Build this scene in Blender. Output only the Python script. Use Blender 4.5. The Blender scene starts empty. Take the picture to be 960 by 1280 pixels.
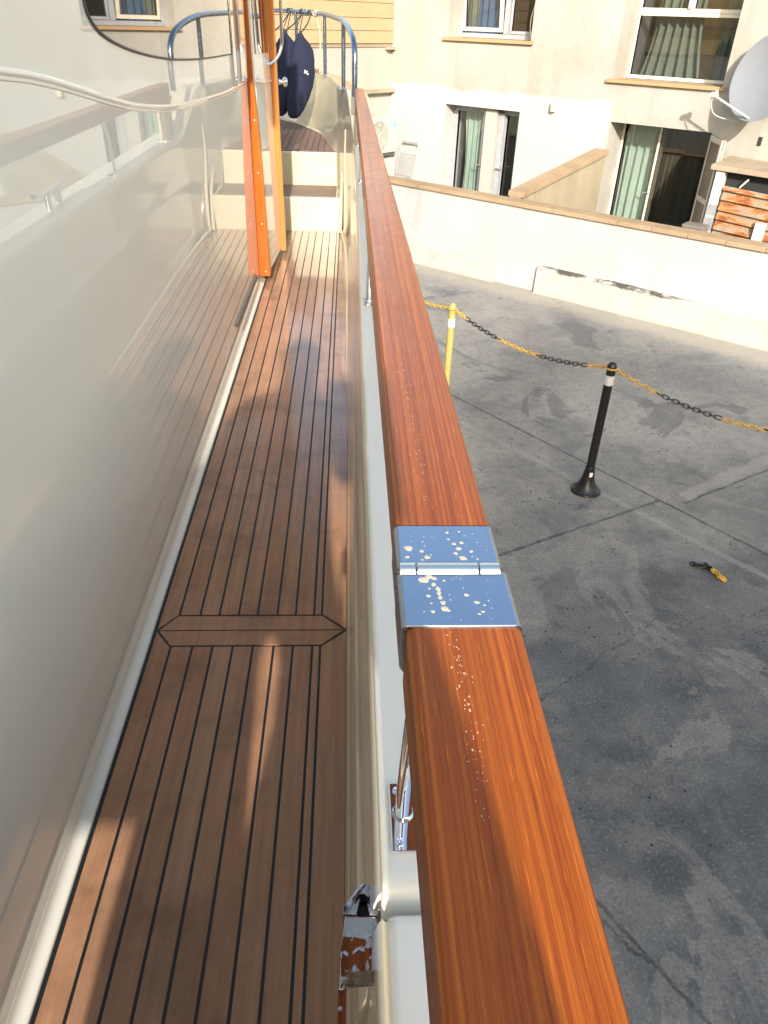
import bpy, bmesh, math, random
from mathutils import Vector, Matrix, noise as mnoise
random.seed(7)
sc = bpy.context.scene
COL = sc.collection
R = math.radians

# ------------------------------------------------------------------ node helper
class NB:
    def __init__(s, name):
        s.m = bpy.data.materials.new(name); s.m.use_nodes = True
        s.t = s.m.node_tree; s.t.nodes.clear()
        s.out = s.n('ShaderNodeOutputMaterial')
        s.co = s.n('ShaderNodeTexCoord').outputs['Object']
    def n(s, typ, **kw):
        nd = s.t.nodes.new(typ)
        for k, v in kw.items(): setattr(nd, k, v)
        return nd
    def put(s, sock, v):
        if isinstance(v, bpy.types.NodeSocket): s.t.links.new(v, sock)
        elif isinstance(v, (tuple, list)) and len(v) == 3 and sock.type == 'RGBA': sock.default_value = (*v, 1)
        else: sock.default_value = v
    def math(s, op, a, b=0.0, c=None, clamp=False):
        nd = s.n('ShaderNodeMath', operation=op, use_clamp=clamp)
        s.put(nd.inputs[0], a); s.put(nd.inputs[1], b)
        if c is not None: s.put(nd.inputs[2], c)
        return nd.outputs[0]
    def vmap(s, scale=(1,1,1), loc=(0,0,0), rot=(0,0,0), vec=None):
        nd = s.n('ShaderNodeMapping'); s.put(nd.inputs['Vector'], vec or s.co)
        nd.inputs['Scale'].default_value = scale; nd.inputs['Location'].default_value = loc; nd.inputs['Rotation'].default_value = rot
        return nd.outputs[0]
    def noise(s, scale=5, detail=4, rough=.5, vec=None, dist=0.0):
        nd = s.n('ShaderNodeTexNoise'); s.put(nd.inputs['Vector'], vec or s.co)
        nd.inputs['Scale'].default_value = scale; nd.inputs['Detail'].default_value = detail
        nd.inputs['Roughness'].default_value = rough; nd.inputs['Distortion'].default_value = dist
        return nd.outputs['Fac']
    def voro(s, scale=5, vec=None, feature='F1'):
        nd = s.n('ShaderNodeTexVoronoi', feature=feature); s.put(nd.inputs['Vector'], vec or s.co)
        nd.inputs['Scale'].default_value = scale
        return nd.outputs['Distance']
    def ramp(s, f, *stops, interp='LINEAR'):
        nd = s.n('ShaderNodeValToRGB'); s.put(nd.inputs[0], f)
        cr = nd.color_ramp; cr.interpolation = interp
        while len(cr.elements) < len(stops): cr.elements.new(1)
        for e, (p, c) in zip(cr.elements, stops):
            e.position = p; e.color = (*c, 1) if isinstance(c, (tuple, list)) else (c, c, c, 1)
        return nd.outputs[0]
    def step(s, f, a, b):          # smooth 0..1 between a and b
        nd = s.n('ShaderNodeMapRange', interpolation_type='SMOOTHSTEP'); s.put(nd.inputs[0], f)
        nd.inputs[1].default_value = a; nd.inputs[2].default_value = b
        return nd.outputs[0]
    def mix(s, f, a, b, mode='MIX'):
        nd = s.n('ShaderNodeMix', data_type='RGBA', blend_type=mode)
        s.put(nd.inputs[0], f); s.put(nd.inputs[6], a); s.put(nd.inputs[7], b)
        return nd.outputs[2]
    def sep(s, vec=None):
        nd = s.n('ShaderNodeSeparateXYZ'); s.put(nd.inputs[0], vec or s.co); return nd.outputs
    def island(s):
        return s.n('ShaderNodeNewGeometry').outputs['Random Per Island']
    def bump(s, h, strength=.2, dist=.01, normal=None):
        nd = s.n('ShaderNodeBump'); nd.inputs['Strength'].default_value = strength
        nd.inputs['Distance'].default_value = dist; s.put(nd.inputs['Height'], h)
        if normal is not None: s.put(nd.inputs['Normal'], normal)
        return nd.outputs[0]
    def bsdf(s, col, rough=.5, metal=0.0, normal=None, coat=0.0, coat_rough=.05, spec=None, ior=None, sheen=0.0, trans=0.0):
        nd = s.n('ShaderNodeBsdfPrincipled')
        s.put(nd.inputs['Base Color'], col); s.put(nd.inputs['Roughness'], rough); s.put(nd.inputs['Metallic'], metal)
        if normal is not None: s.put(nd.inputs['Normal'], normal)
        s.put(nd.inputs['Coat Weight'], coat); s.put(nd.inputs['Coat Roughness'], coat_rough)
        if spec is not None: s.put(nd.inputs['Specular IOR Level'], spec)
        if ior: nd.inputs['IOR'].default_value = ior
        if sheen: nd.inputs['Sheen Weight'].default_value = sheen
        if trans: nd.inputs['Transmission Weight'].default_value = trans
        s.t.links.new(nd.outputs[0], s.out.inputs[0]); return s.m

def plain(name, col, rough=.5, metal=0.0, coat=0.0, var=.12, scale=14, bump=0.0, spec=None):
    b = NB(name)
    f = b.noise(scale, 5, .6)
    c = b.mix(b.ramp(f, (.3, 0.0), (.7, 1.0)), tuple(x*(1-var) for x in col), tuple(min(1, x*(1+var)) for x in col))
    nrm = b.bump(b.noise(scale*6, 3), bump, .004) if bump else None
    return b.bsdf(c, rough, metal, nrm, coat, spec=spec)

M = {}
# --- gelcoat
def gel(name, col, rough=.12, var=.05, wav=.0):
    b = NB(name)
    f = b.noise(1.7, 5, .6)
    c = b.mix(f, tuple(x*(1-var) for x in col), tuple(min(1, x*(1+var)) for x in col))
    spots = b.ramp(b.voro(55), (.0, 1.0), (.055, 1.0), (.075, 0.0))
    sel = b.step(b.noise(9, 2), .52, .6)
    dots = b.math('MULTIPLY', spots, sel)
    c = b.mix(b.math('MULTIPLY', dots, .25), c, tuple(min(1, x*1.35) for x in col))
    nr = b.bump(b.noise(1.3, 1), wav, .02) if wav else None
    k_ = .25 if rough else .08
    nr = b.bump(dots, k_, .0006, nr) if nr is not None else b.bump(dots, k_, .0006)
    r = b.math('ADD', b.math('MULTIPLY', b.noise(4, 4), .05), rough-.025) if rough else .004
    return b.bsdf(c, r, 0, nr, .3 if rough else 0, .03, None, None if rough else 1.62)
M['cabin'] = gel('cabin_gelcoat', (.86, .815, .70), .0, .03, 0)
M['cream'] = gel('cream_gelcoat', (.47, .41, .285), .14, .04)
M['bulwark'] = gel('bulwark_gelcoat', (.80, .72, .56), .13, .06)
M['waterway'] = gel('waterway_gelcoat', (.74, .70, .59), .2, .05)
M['white'] = gel('white_gelcoat', (.88, .855, .755), .3, .04)
M['hull'] = gel('hull_paint', (.72, .70, .64), .12, .03)

def varnish(name, dark, light, along=1, drops=True):
    b = NB(name)
    sc_ = [360, 360, 360]; sc_[along] = 1.3
    g = b.noise(1.0, 4, .6, b.vmap(tuple(sc_)), .25)
    sc2 = [640, 640, 640]; sc2[along] = 24
    fine = b.noise(1.0, 3, .6, b.vmap(tuple(sc2)))
    broad = b.noise(1.0, 4, .55, b.vmap(tuple(22 if i != along else .7 for i in range(3))), .3)
    c = b.mix(b.ramp(g, (.36, 0.0), (.64, 1.0)), dark, light)
    c = b.mix(b.ramp(broad, (.38, .0), (.68, .6)), c, tuple(x*.62 for x in dark))
    c = b.mix(b.ramp(fine, (.62, 0.0), (.72, .5)), c, tuple(min(1, x*1.5) for x in light))
    c = b.mix(b.ramp(fine, (.28, .6), (.40, .0)), c, tuple(x*.5 for x in dark))
    dots = b.ramp(b.voro(160), (.0, 1.0), (.05, 1.0), (.08, 0.0))
    sel = b.step(b.noise(14, 3), .60, .66)
    nr = b.bump(b.noise(1, 4, .6, b.vmap(tuple(sc2))), .06, .001)
    nr = b.bump(b.math('MULTIPLY', dots, sel), .3, .0008, nr)
    ro = b.math('ADD', .22, b.math('MULTIPLY', b.noise(30, 4), .2))
    return b.bsdf(c, ro, 0, nr, .12, .12, .25)
M['rail'] = varnish('varnished_teak_rail', (.235, .046, .0045), (.46, .122, .012))
M['trim'] = varnish('varnished_teak_trim', (.33, .07, .008), (.54, .14, .016), 2)
M['trim_pale'] = varnish('golden_teak_trim', (.42, .14, .028), (.58, .22, .05), 2)

def teak_deck(name, base, wet=True, along=1):
    b = NB(name)
    isl = b.island()
    sc_ = [60, 60, 60]; sc_[along] = 2.5
    g = b.noise(1.0, 6, .65, b.vmap(tuple(sc_)), .3)
    c = b.mix(b.ramp(g, (.3, 0.0), (.72, 1.0)), tuple(x*.72 for x in base), tuple(x*1.22 for x in base))
    c = b.mix(b.math('MULTIPLY', isl, .5), c, (base[0]*.85, base[1]*.72, base[2]*.6))
    blot = b.noise(5, 5, .65)
    c = b.mix(b.ramp(blot, (.5, 0.0), (.66, .65)), c, (base[0]*.5, base[1]*.45, base[2]*.42))
    speck = b.ramp(b.voro(220), (.0, 1.0), (.05, .6), (.09, 0.0))
    c = b.mix(b.math('MULTIPLY', speck, b.step(b.noise(25, 3), .6, .66)), c, (.55, .42, .3))
    nr = b.bump(b.noise(1, 5, .6, b.vmap(tuple(180 if i != along else 9 for i in range(3)))), .12, .001)
    if wet:
        Y = b.sep()[1]
        far = b.step(b.math('ADD', Y, b.math('MULTIPLY', b.noise(11, 5, .7), .5)), 4.85, 4.98)
        mid = b.step(b.math('ADD', Y, b.math('MULTIPLY', b.noise(3, 4), 1.4)), 2.2, 3.6)
        pud = b.ramp(b.noise(6, 4, .6), (.45, 0.0), (.6, 1.0))
        w = b.math('MAXIMUM', b.math('MULTIPLY', mid, .7), b.math('MULTIPLY', pud, .4))
        ro = b.math('SUBTRACT', .55, b.math('MULTIPLY', w, .38))
        return b.bsdf(c, ro, 0, nr, b.math('ADD', b.math('MULTIPLY', far, .7), b.math('MULTIPLY', mid, .45)), .07, .4)
    return b.bsdf(c, .6, 0, nr)
M['deck'] = teak_deck('deck_teak', (.385, .208, .115))
M['tread'] = teak_deck('tread_teak', (.20, .14, .10), False, 0)
M['foredeck'] = teak_deck('foredeck_teak', (.20, .125, .085), False)
M['caulk'] = plain('black_caulking', (.008, .008, .009), .5)

def metal(name, col, rough, drops=0.0, dropscale=60):
    b = NB(name)
    ro = b.math('ADD', rough*.7, b.math('MULTIPLY', b.noise(35, 4, .7), rough*.7))
    nr = b.bump(b.noise(9, 2), .02, .002)
    if drops:
        wob = b.noise(25, 3)
        v = b.n('ShaderNodeTexVoronoi', feature='SMOOTH_F1'); v.inputs['Scale'].default_value = dropscale
        mx = b.n('ShaderNodeVectorMath', operation='ADD'); b.t.links.new(b.co, mx.inputs[0])
        cm = b.n('ShaderNodeVectorMath', operation='SCALE'); nz = b.n('ShaderNodeTexNoise'); nz.inputs['Scale'].default_value = 70
        b.t.links.new(nz.outputs['Color'], cm.inputs[0]); cm.inputs['Scale'].default_value = .008
        b.t.links.new(cm.outputs[0], mx.inputs[1]); b.t.links.new(mx.outputs[0], v.inputs['Vector'])
        h = b.math('MULTIPLY', b.ramp(v.outputs['Distance'], (.0, 1.0), (.26, .75), (.36, 0.0)), b.step(b.noise(60, 2), .46, .52))
        nr = b.bump(h, drops, .0018, nr)
    c = b.mix(b.noise(50, 4, .7), tuple(x*.9 for x in col), col)
    return b.bsdf(c, ro, 1.0, nr)
M['chrome'] = metal('polished_chrome', (.86, .86, .86), .06)
M['wetchrome'] = metal('wet_chrome', (.46, .455, .47), .02, .3, 110)
M['steel'] = metal('brushed_steel', (.36, .41, .50), .24)
M['barrel'] = metal('hinge_pin_steel', (.82, .78, .70), .2)
M['pulpit'] = metal('blue_grey_steel', (.25, .29, .36), .25)
M['darkmetal'] = plain('dark_grey_track', (.10, .11, .12), .35, .3)
M['glassdark'] = NB('tinted_glass').bsdf((.035, .035, .033), .02, 0, None, 1.0, .01)
M['drop'] = plain('cream_water_spot', (.52, .44, .31), .25, 0, .3, .1, 300)  # cream imitates sunlight scattered in the drops
M['saltdrop'] = plain('salt_speck', (.62, .42, .28), .35, 0, 0, .1, 300)
M['gasket'] = plain('grey_gasket', (.07, .07, .07), .5)
M['navy'] = plain('navy_fabric', (.006, .009, .030), .9, 0, 0, .35, 25, .3)
M['rope'] = plain('dark_rope', (.035, .03, .028), .85, 0, 0, .2, 200, .3)
M['paleropes'] = plain('pale_rope', (.45, .36, .26), .85, 0, 0, .2, 200, .3)
M['logo'] = plain('white_print', (.75, .75, .75), .7)

# --- masonry
def plaster(name, col, stain, amt=.5, patch=None):
    b = NB(name)
    n1 = b.noise(1.1, 6, .65); n2 = b.noise(9, 5, .6)
    X, Y, Z = b.sep()[0:3]
    streak = b.noise(1, 4, .6, b.vmap((3.5, 3.5, .35)))
    c = b.mix(b.ramp(n1, (.35, 0.0), (.7, amt)), col, stain)
    c = b.mix(b.ramp(streak, (.52, 0.0), (.75, amt*.55)), c, tuple(x*.8 for x in stain))
    c = b.mix(b.ramp(n2, (.4, .0), (.75, .12)), c, tuple(min(1, x*1.25) for x in col))
    if patch:   # fresh white paint below an uneven edge, left of an uneven upright edge
        ed = b.math('ADD', Z, b.math('MULTIPLY', b.noise(2.2, 4), .22))
        ex = b.math('ADD', X, b.math('MULTIPLY', b.noise(2.6, 4), .3))
        f = b.math('MULTIPLY', b.step(ed, patch[1]+.125, patch[1]+.085), b.step(ex, patch[0]+.19, patch[0]+.12))
        c = b.mix(b.math('MULTIPLY', f, .85), c, (.40, .397, .38))
    nr = b.bump(b.noise(60, 6, .7), .22, .006)
    nr = b.bump(n2, .25, .02, nr)
    return b.bsdf(c, .9, 0, nr, spec=.2)
M['facade'] = plaster('house_plaster', (.37, .355, .318), (.265, .247, .21), .85, (1.82, 1.92))
M['whitewall'] = plaster('white_masonry_paint', (.40, .40, .396), (.325, .322, .31), .8)
M['reveal'] = plaster('reveal_plaster', (.36, .33, .265), (.30, .265, .20), .4)
M['whitereveal'] = plaster('white_reveal_plaster', (.36, .35, .315), (.30, .285, .235), .5)
M['partition'] = plaster('partition_plaster', (.345, .30, .215), (.24, .20, .135), .9)
M['coping'] = plaster('tan_coping_tiles', (.35, .255, .16), (.24, .17, .105), .9)
M['sill'] = plaster('clay_sill', (.40, .26, .14), (.29, .185, .10), .6)
M['concrete'] = plaster('rough_concrete', (.34, .275, .195), (.22, .17, .12), .8)
M['shadeblock'] = plaster('shade_block_render', (.55, .48, .40), (.4, .35, .3), .5)

def plinth_mat():
    b = NB('damaged_plinth_paint')
    X, Y, Z = b.sep()[0:3]
    n1 = b.noise(4, 6, .7)
    c = b.mix(b.ramp(n1, (.4, .0), (.7, .6)), (.375, .372, .35), (.28, .27, .24))
    up = b.step(b.math('ADD', Z, b.math('MULTIPLY', b.noise(6, 5, .7), .10)), .325, .355)
    br = b.step(b.noise(2.6, 5, .7, b.vmap((1, 1, 3))), .40, .52)
    rng = b.math('MULTIPLY', b.step(X, 2.3, 2.5), b.step(X, 4.4, 3.9))
    k = b.math('MULTIPLY', b.math('MULTIPLY', up, br), rng)
    c = b.mix(k, c, (.07, .065, .06))
    pl = b.math('MULTIPLY', b.step(b.noise(9, 4, .6), .6, .66), b.step(Z, .34, .1))
    c = b.mix(b.math('MULTIPLY', pl, .5), c, (.40, .36, .30))
    foot = b.step(b.math('ADD', Z, b.math('MULTIPLY', n1, .05)), .06, .02)
    c = b.mix(foot, c, (.50, .40, .28))
    nr = b.bump(b.noise(30, 6, .7), .5, .01)
    return b.bsdf(c, .9, 0, b.bump(k, -.6, .03, nr), spec=.2)
M['plinth'] = plinth_mat()

def boards_mat():
    b = NB('sandy_boards')
    isl = b.island()
    g = b.noise(1, 5, .6, b.vmap((2, 2, 40)))
    c = b.mix(g, (.35, .245, .135), (.42, .315, .185))
    c = b.mix(b.math('MULTIPLY', isl, .4), c, (.39, .28, .16))
    c = b.mix(b.ramp(b.noise(3, 5, .7), (.5, 0.0), (.75, .4)), c, (.28, .19, .10))
    return b.bsdf(c, .75, 0, b.bump(g, .2, .004))
M['boards'] = boards_mat()

def rust_mat():
    b = NB('rusty_sheet')
    n = b.noise(1, 6, .7, b.vmap((3.0, 3.0, 9), (3, 0, 0)), .6)
    n2 = b.noise(14, 6, .7)
    c = b.ramp(n, (.36, (.20, .175, .14)), (.45, (.27, .20, .13)), (.50, (.34, .15, .05)), (.57, (.22, .065, .018)), (.70, (.09, .028, .012)))
    c = b.mix(b.ramp(n2, (.5, .0), (.7, .5)), c, (.12, .045, .02))
    return b.bsdf(c, .85, 0, b.bump(n2, .4, .004))
M['rust'] = rust_mat()

def ground_mat():
    b = NB('stained_concrete')
    X, Y, Z = b.sep()[0:3]
    def lin(px, py, dx, dy, w, wob=.02, s0=None, s1=None, wsc=5.0):
        L = math.hypot(dx, dy); dx /= L; dy /= L
        nx, ny = -dy, dx
        d = b.math('ADD', b.math('MULTIPLY', X, nx), b.math('MULTIPLY', Y, ny))
        d = b.math('SUBTRACT', d, px*nx+py*ny)
        d = b.math('ADD', d, b.math('MULTIPLY', b.math('SUBTRACT', b.noise(wsc, 5, .7), .5), wob))
        d = b.math('ABSOLUTE', d)
        f = b.step(d, w, w*.45)
        if s0 is not None:
            t = b.math('SUBTRACT', b.math('ADD', b.math('MULTIPLY', X, dx), b.math('MULTIPLY', Y, dy)), px*dx+py*dy)
            f = b.math('MULTIPLY', f, b.math('MULTIPLY', b.step(t, s0-.02, s0+.02), b.step(t, s1+.02, s1-.02)))
        return f
    big = b.noise(.55, 6, .6, None, .8)
    mid = b.noise(1.7, 7, .68, b.vmap((1, 1, 1), (4, 2, 0)), .5)
    fin = b.noise(14, 6, .72)
    str_ = b.noise(1, 5, .65, b.vmap((1.1, 5.5, 1), (0, 0, 0), (0, 0, R(48))))
    c = b.mix(b.ramp(big, (.33, 0.0), (.66, 1.0)), (.20, .196, .185), (.36, .34, .30))
    c = b.mix(b.ramp(mid, (.50, 0.0), (.62, .55)), c, (.105, .11, .115))
    c = b.mix(b.ramp(str_, (.55, 0.0), (.78, .35)), c, (.34, .325, .29))
    near_dark = b.step(b.math('ADD', Y, b.math('ADD', b.math('MULTIPLY', b.noise(1.2, 6, .65), 3.4), b.math('MULTIPLY', X, -.35))), 6.4, 3.9)  # concrete darkens towards the near end, with a noisy edge
    blotch = b.ramp(b.noise(2.2, 6, .68, b.vmap((1, 1, 1), (2, 8, 0))), (.46, 0.0), (.60, 1.0))
    c = b.mix(b.math('MULTIPLY', near_dark, b.math('ADD', .58, b.math('MULTIPLY', blotch, .32))), c, (.045, .050, .056))
    edge = b.noise(.9, 6, .6, b.vmap((1, 1, 1), (9, 5, 0)), 1.0)
    c = b.mix(b.ramp(edge, (.535, 0.0), (.555, .38), (.60, .30), (.64, 0.0)), c, (.29, .27, .24))
    c = b.mix(b.ramp(edge, (.36, .45), (.40, .5), (.42, 0.0)), c, (.08, .085, .09))
    c = b.mix(b.ramp(fin, (.45, 0.0), (.75, .45)), c, (.07, .07, .07))
    spot = b.ramp(b.voro(3.4, b.vmap((1, 1, 1), (.3, .7, 0))), (.0, 1.0), (.10, .8), (.20, 0.0))
    spot = b.math('MULTIPLY', spot, b.step(b.noise(1.3, 3), .5, .6))
    spot = b.math('MULTIPLY', spot, b.ramp(b.noise(22, 5, .7), (.4, 0.0), (.55, 1.0)))
    c = b.mix(b.math('MULTIPLY', spot, .65), c, (.035, .035, .035))
    lit = b.ramp(b.voro(26), (.0, 1.0), (.06, 1.0), (.10, 0.0))
    c = b.mix(b.math('MULTIPLY', lit, b.step(b.noise(6, 3), .62, .68)), c, (.40, .40, .40))
    dk = b.ramp(b.voro(17, b.vmap((1, 1, 1), (5, 3, 0))), (.0, 1.0), (.10, 1.0), (.16, 0.0))
    c = b.mix(b.math('MULTIPLY', dk, b.step(b.noise(2.5, 3), .5, .56)), c, (.03, .03, .03))
    # drips of old light paint beside the first joint
    c = b.mix(b.math('MULTIPLY', lin(1.95, 4.25, .62, -.78, .035, .05, -3, 1.1), .35), c, (.33, .32, .29))
    c = b.mix(b.math('MULTIPLY', lin(2.7, 4.55, .85, .52, .07, .12, -.35, 1.4), .55), c, (.32, .30, .27))
    # pale sandy foot of the yard wall
    near = lin(.72, 10.55, .735, -.678, .55, .35)
    c = b.mix(b.math('MULTIPLY', near, .5), c, (.42, .37, .29))
    # saw-cut joints and cracks
    J = [lin(2.22, 4.32, .6, -.8, .016, .02), lin(2.22, 4.32, .891, .455, .016, .02, -9, 0), lin(2.37, 4.28, .87, .49, .012, .05, 0, 9),
         lin(.9, 1.58, .34, -.54, .011, .05, -.35, 1.6), lin(.93, 1.44, .34, -.40, .012, .10, -.2, .25, 14), lin(1.05, 2.55, .55, .40, .005, .16, -.3, .9, 6),
         lin(2.55, 3.25, .8, .5, .006, .2, -.35, .4, 6)]
    j = J[0]
    for k in J[1:]: j = b.math('MAXIMUM', j, k)
    j = b.math('MULTIPLY', j, b.ramp(b.noise(9, 4, .7), (.35, .45), (.6, 1.0)))
    c = b.mix(b.math('MULTIPLY', j, .8), c, (.03, .03, .03))
    grit = b.noise(70, 4, .75)
    c = b.mix(b.ramp(grit, (.36, .5), (.48, 0.0)), c, (.05, .05, .05))
    c = b.mix(b.ramp(grit, (.56, 0.0), (.70, .35)), c, (.45, .43, .40))
    nr = b.bump(fin, .3, .008)
    nr = b.bump(grit, .25, .004, nr)
    nr = b.bump(j, -.7, .012, nr)
    ro = b.ramp(mid, (.4, .85), (.62, .5))
    return b.bsdf(c, ro, 0, nr, spec=.3)
M['ground'] = ground_mat()
b = NB('harbour_water'); M['water'] = b.bsdf((.02, .05, .055), .06, 0, b.bump(b.noise(3, 4), .3, .05))

M['frame'] = plain('grey_window_frame', (.30, .31, .33), .4)
M['palefr'] = plain('pale_window_frame', (.58, .53, .43), .4)
M['curtain'] = plain('mint_curtain', (.25, .32, .275), .9, 0, 0, .1, 3)
M['curtaingrey'] = plain('grey_green_curtain', (.095, .108, .09), .9, 0, 0, .15, 3)
M['curtainblue'] = plain('blue_curtain', (.035, .075, .15), .9, 0, 0, .15, 3)
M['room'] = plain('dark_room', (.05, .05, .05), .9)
def glass_mat(name, tint):
    b = NB(name)
    tr = b.n('ShaderNodeBsdfTransparent'); b.put(tr.inputs[0], tint)
    gl = b.n('ShaderNodeBsdfGlossy'); gl.inputs['Roughness'].default_value = .01
    fr = b.n('ShaderNodeLayerWeight'); fr.inputs['Blend'].default_value = .5
    f = b.math('ADD', .12, b.math('MULTIPLY', b.math('POWER', fr.outputs['Facing'], 4.0), .9), clamp=True)
    mx = b.n('ShaderNodeMixShader'); b.put(mx.inputs[0], f)
    b.t.links.new(tr.outputs[0], mx.inputs[1]); b.t.links.new(gl.outputs[0], mx.inputs[2]); b.t.links.new(mx.outputs[0], b.out.inputs[0])
    return b.m
M['glass'] = glass_mat('window_glass', (.88, .92, .90))
M['glasssmoke'] = glass_mat('smoked_glass', (.42, .42, .40))
M['brownglass'] = plain('brown_sheet', (.22, .17, .13), .15, 0, .4)
M['dish'] = plain('dish_grey', (.215, .225, .245), .45, 0, 0, .04)
M['zinc'] = plain('pale_metal', (.62, .58, .52), .45, .4)
M['acbody'] = plain('aged_ac_paint', (.50, .47, .37), .6)
M['acgrill'] = plain('grey_grille', (.28, .28, .25), .6)
M['bluelabel'] = plain('blue_label', (.20, .48, .58), .5)
M['greenlabel'] = plain('green_label', (.35, .55, .42), .5)
M['wire'] = plain('white_wire', (.36, .37, .38), .4)
M['blackplastic'] = plain('black_plastic', (.010, .010, .011), .35)
M['yellow'] = plain('yellow_plastic', (.36, .29, .09), .4)
M['chainyellow'] = plain('chain_yellow', (.50, .29, .035), .45)
M['silver'] = plain('silver_tape', (.7, .7, .72), .35, .3, 0, .25, 90)
M['lamp'] = plain('lamp_cream', (.70, .60, .42), .4)
M['greyband'] = plain('grey_band', (.25, .25, .26), .6)
M['paintpost'] = plain('cream_post_paint', (.55, .52, .44), .6)
M['greybox'] = plain('grey_brown_box', (.17, .15, .13), .6)
M['dark'] = plain('dark_void', (.02, .02, .02), .9)
M['skin'] = plain('skin', (.50, .28, .19), .5)
M['shirt'] = plain('pale_blue_shirt', (.45, .52, .60), .9)
M['trouser'] = plain('khaki_trousers', (.45, .40, .32), .9)
M['hair'] = plain('brown_hair', (.05, .03, .02), .7)
M['shoe'] = plain('white_deck_shoe', (.6, .6, .58), .7)
M['canvas'] = plain('canvas_bag_cloth', (.62, .58, .48), .9)

# ------------------------------------------------------------------ mesh helper
class MB:
    def __init__(s): s.bm = bmesh.new(); s.mi = 0
    def _mark(s, faces):
        for f in faces: f.material_index = s.mi
    def box(s, x0, x1, y0, y1, z0, z1, bev=0.0, seg=2, mat=None):
        r = bmesh.ops.create_cube(s.bm, size=1)
        vs = r['verts']
        for v in vs:
            v.co = Vector((x0+(v.co.x+.5)*(x1-x0), y0+(v.co.y+.5)*(y1-y0), z0+(v.co.z+.5)*(z1-z0)))
        fs = {f for v in vs for f in v.link_faces}
        s._mark(fs)
        if bev:
            es = list({e for v in vs for e in v.link_edges})
            r2 = bmesh.ops.bevel(s.bm, geom=es, offset=bev, segments=seg, profile=.5, affect='EDGES')
            vs = list({v for f in r2['faces'] for v in f.verts} | {v for v in vs if v.is_valid}); s._mark(r2['faces'])
        if mat is not None:
            for v in set(vs):
                if v.is_valid: v.co = mat @ v.co
        return s
    def prism(s, pts, vec, bev=0.0):          # pts: 3D polygon, vec: extrusion
        vec = Vector(vec)
        a = [s.bm.verts.new(p) for p in pts]; c = [s.bm.verts.new(Vector(p)+vec) for p in pts]
        n = len(a); fs = [s.bm.faces.new(a), s.bm.faces.new(list(reversed(c)))]
        for i in range(n): fs.append(s.bm.faces.new([a[i], c[i], c[(i+1) % n], a[(i+1) % n]]))
        s._mark(fs)
        if bev:
            es = list({e for f in fs for e in f.edges})
            r = bmesh.ops.bevel(s.bm, geom=es, offset=bev, segments=2, profile=.5, affect='EDGES'); s._mark(r['faces'])
        return s
    def loft(s, rings, closed=True, caps=True):   # rings: list of lists of points
        vr = [[s.bm.verts.new(p) for p in r] for r in rings]
        n = len(rings[0])
        for a, c in zip(vr, vr[1:]):
            for i in range(n if closed else n-1):
                s._mark([s.bm.faces.new([a[i], a[(i+1) % n], c[(i+1) % n], c[i]])])
        if caps and closed:
            s._mark([s.bm.faces.new(list(reversed(vr[0]))), s.bm.faces.new(vr[-1])])
        return s
    def tube(s, path, r, n=10, closed=False, caps=True, ry=None):
        P = [Vector(p) for p in path]; rings = []
        up = Vector((0, 0, 1))
        for i, p in enumerate(P):
            if closed: t = P[(i+1) % len(P)]-P[i-1]
            else: t = P[min(i+1, len(P)-1)]-P[max(i-1, 0)]
            t.normalize()
            if i == 0:
                ref = up if abs(t.dot(up)) < .95 else Vector((1, 0, 0))
                a = t.cross(ref).normalized()
            else: a = (a-t*a.dot(t)).normalized()
            bb = t.cross(a); rr = r[i] if isinstance(r, (list, tuple)) else r; r2 = rr if ry is None else ry
            rings.append([p+a*math.cos(2*math.pi*k/n)*rr+bb*math.sin(2*math.pi*k/n)*r2 for k in range(n)])
        if closed: rings.append(rings[0]); caps = False
        return s.loft(rings, True, caps)
    def lathe(s, prof, n=24, mat=None, axis=(0, 0)):   # prof: (r,z)
        rings = [[Vector((axis[0]+max(r, 1e-4)*math.cos(2*math.pi*k/n), axis[1]+max(r, 1e-4)*math.sin(2*math.pi*k/n), z)) for k in range(n)] for r, z in prof]
        if mat is not None: rings = [[mat @ p for p in r] for r in rings]
        return s.loft(rings, True, True)
    def blob(s, c, rx, ry, rz, sub=2):
        r = bmesh.ops.create_icosphere(s.bm, subdivisions=sub, radius=1)
        for v in r['verts']: v.co = Vector((c[0]+v.co.x*rx, c[1]+v.co.y*ry, c[2]+v.co.z*rz))
        s._mark({f for v in r['verts'] for f in v.link_faces}); return s
    def build(s, name, mats, parent=None, smooth=40):
        bmesh.ops.remove_doubles(s.bm, verts=s.bm.verts, dist=1e-6)
        bmesh.ops.recalc_face_normals(s.bm, faces=s.bm.faces)
        me = bpy.data.meshes.new(name); s.bm.to_mesh(me); s.bm.free()
        for m in (mats if isinstance(mats, list) else [mats]): me.materials.append(m)
        if smooth:
            me.polygons.foreach_set('use_smooth', [True]*len(me.polygons)); me.set_sharp_from_angle(angle=R(smooth))
        o = bpy.data.objects.new(name, me); COL.objects.link(o)
        if smooth:
            wn = o.modifiers.new('weighted_normals', 'WEIGHTED_NORMAL'); wn.keep_sharp = True; wn.weight = 100
        if parent: o.parent = parent
        return o

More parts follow.
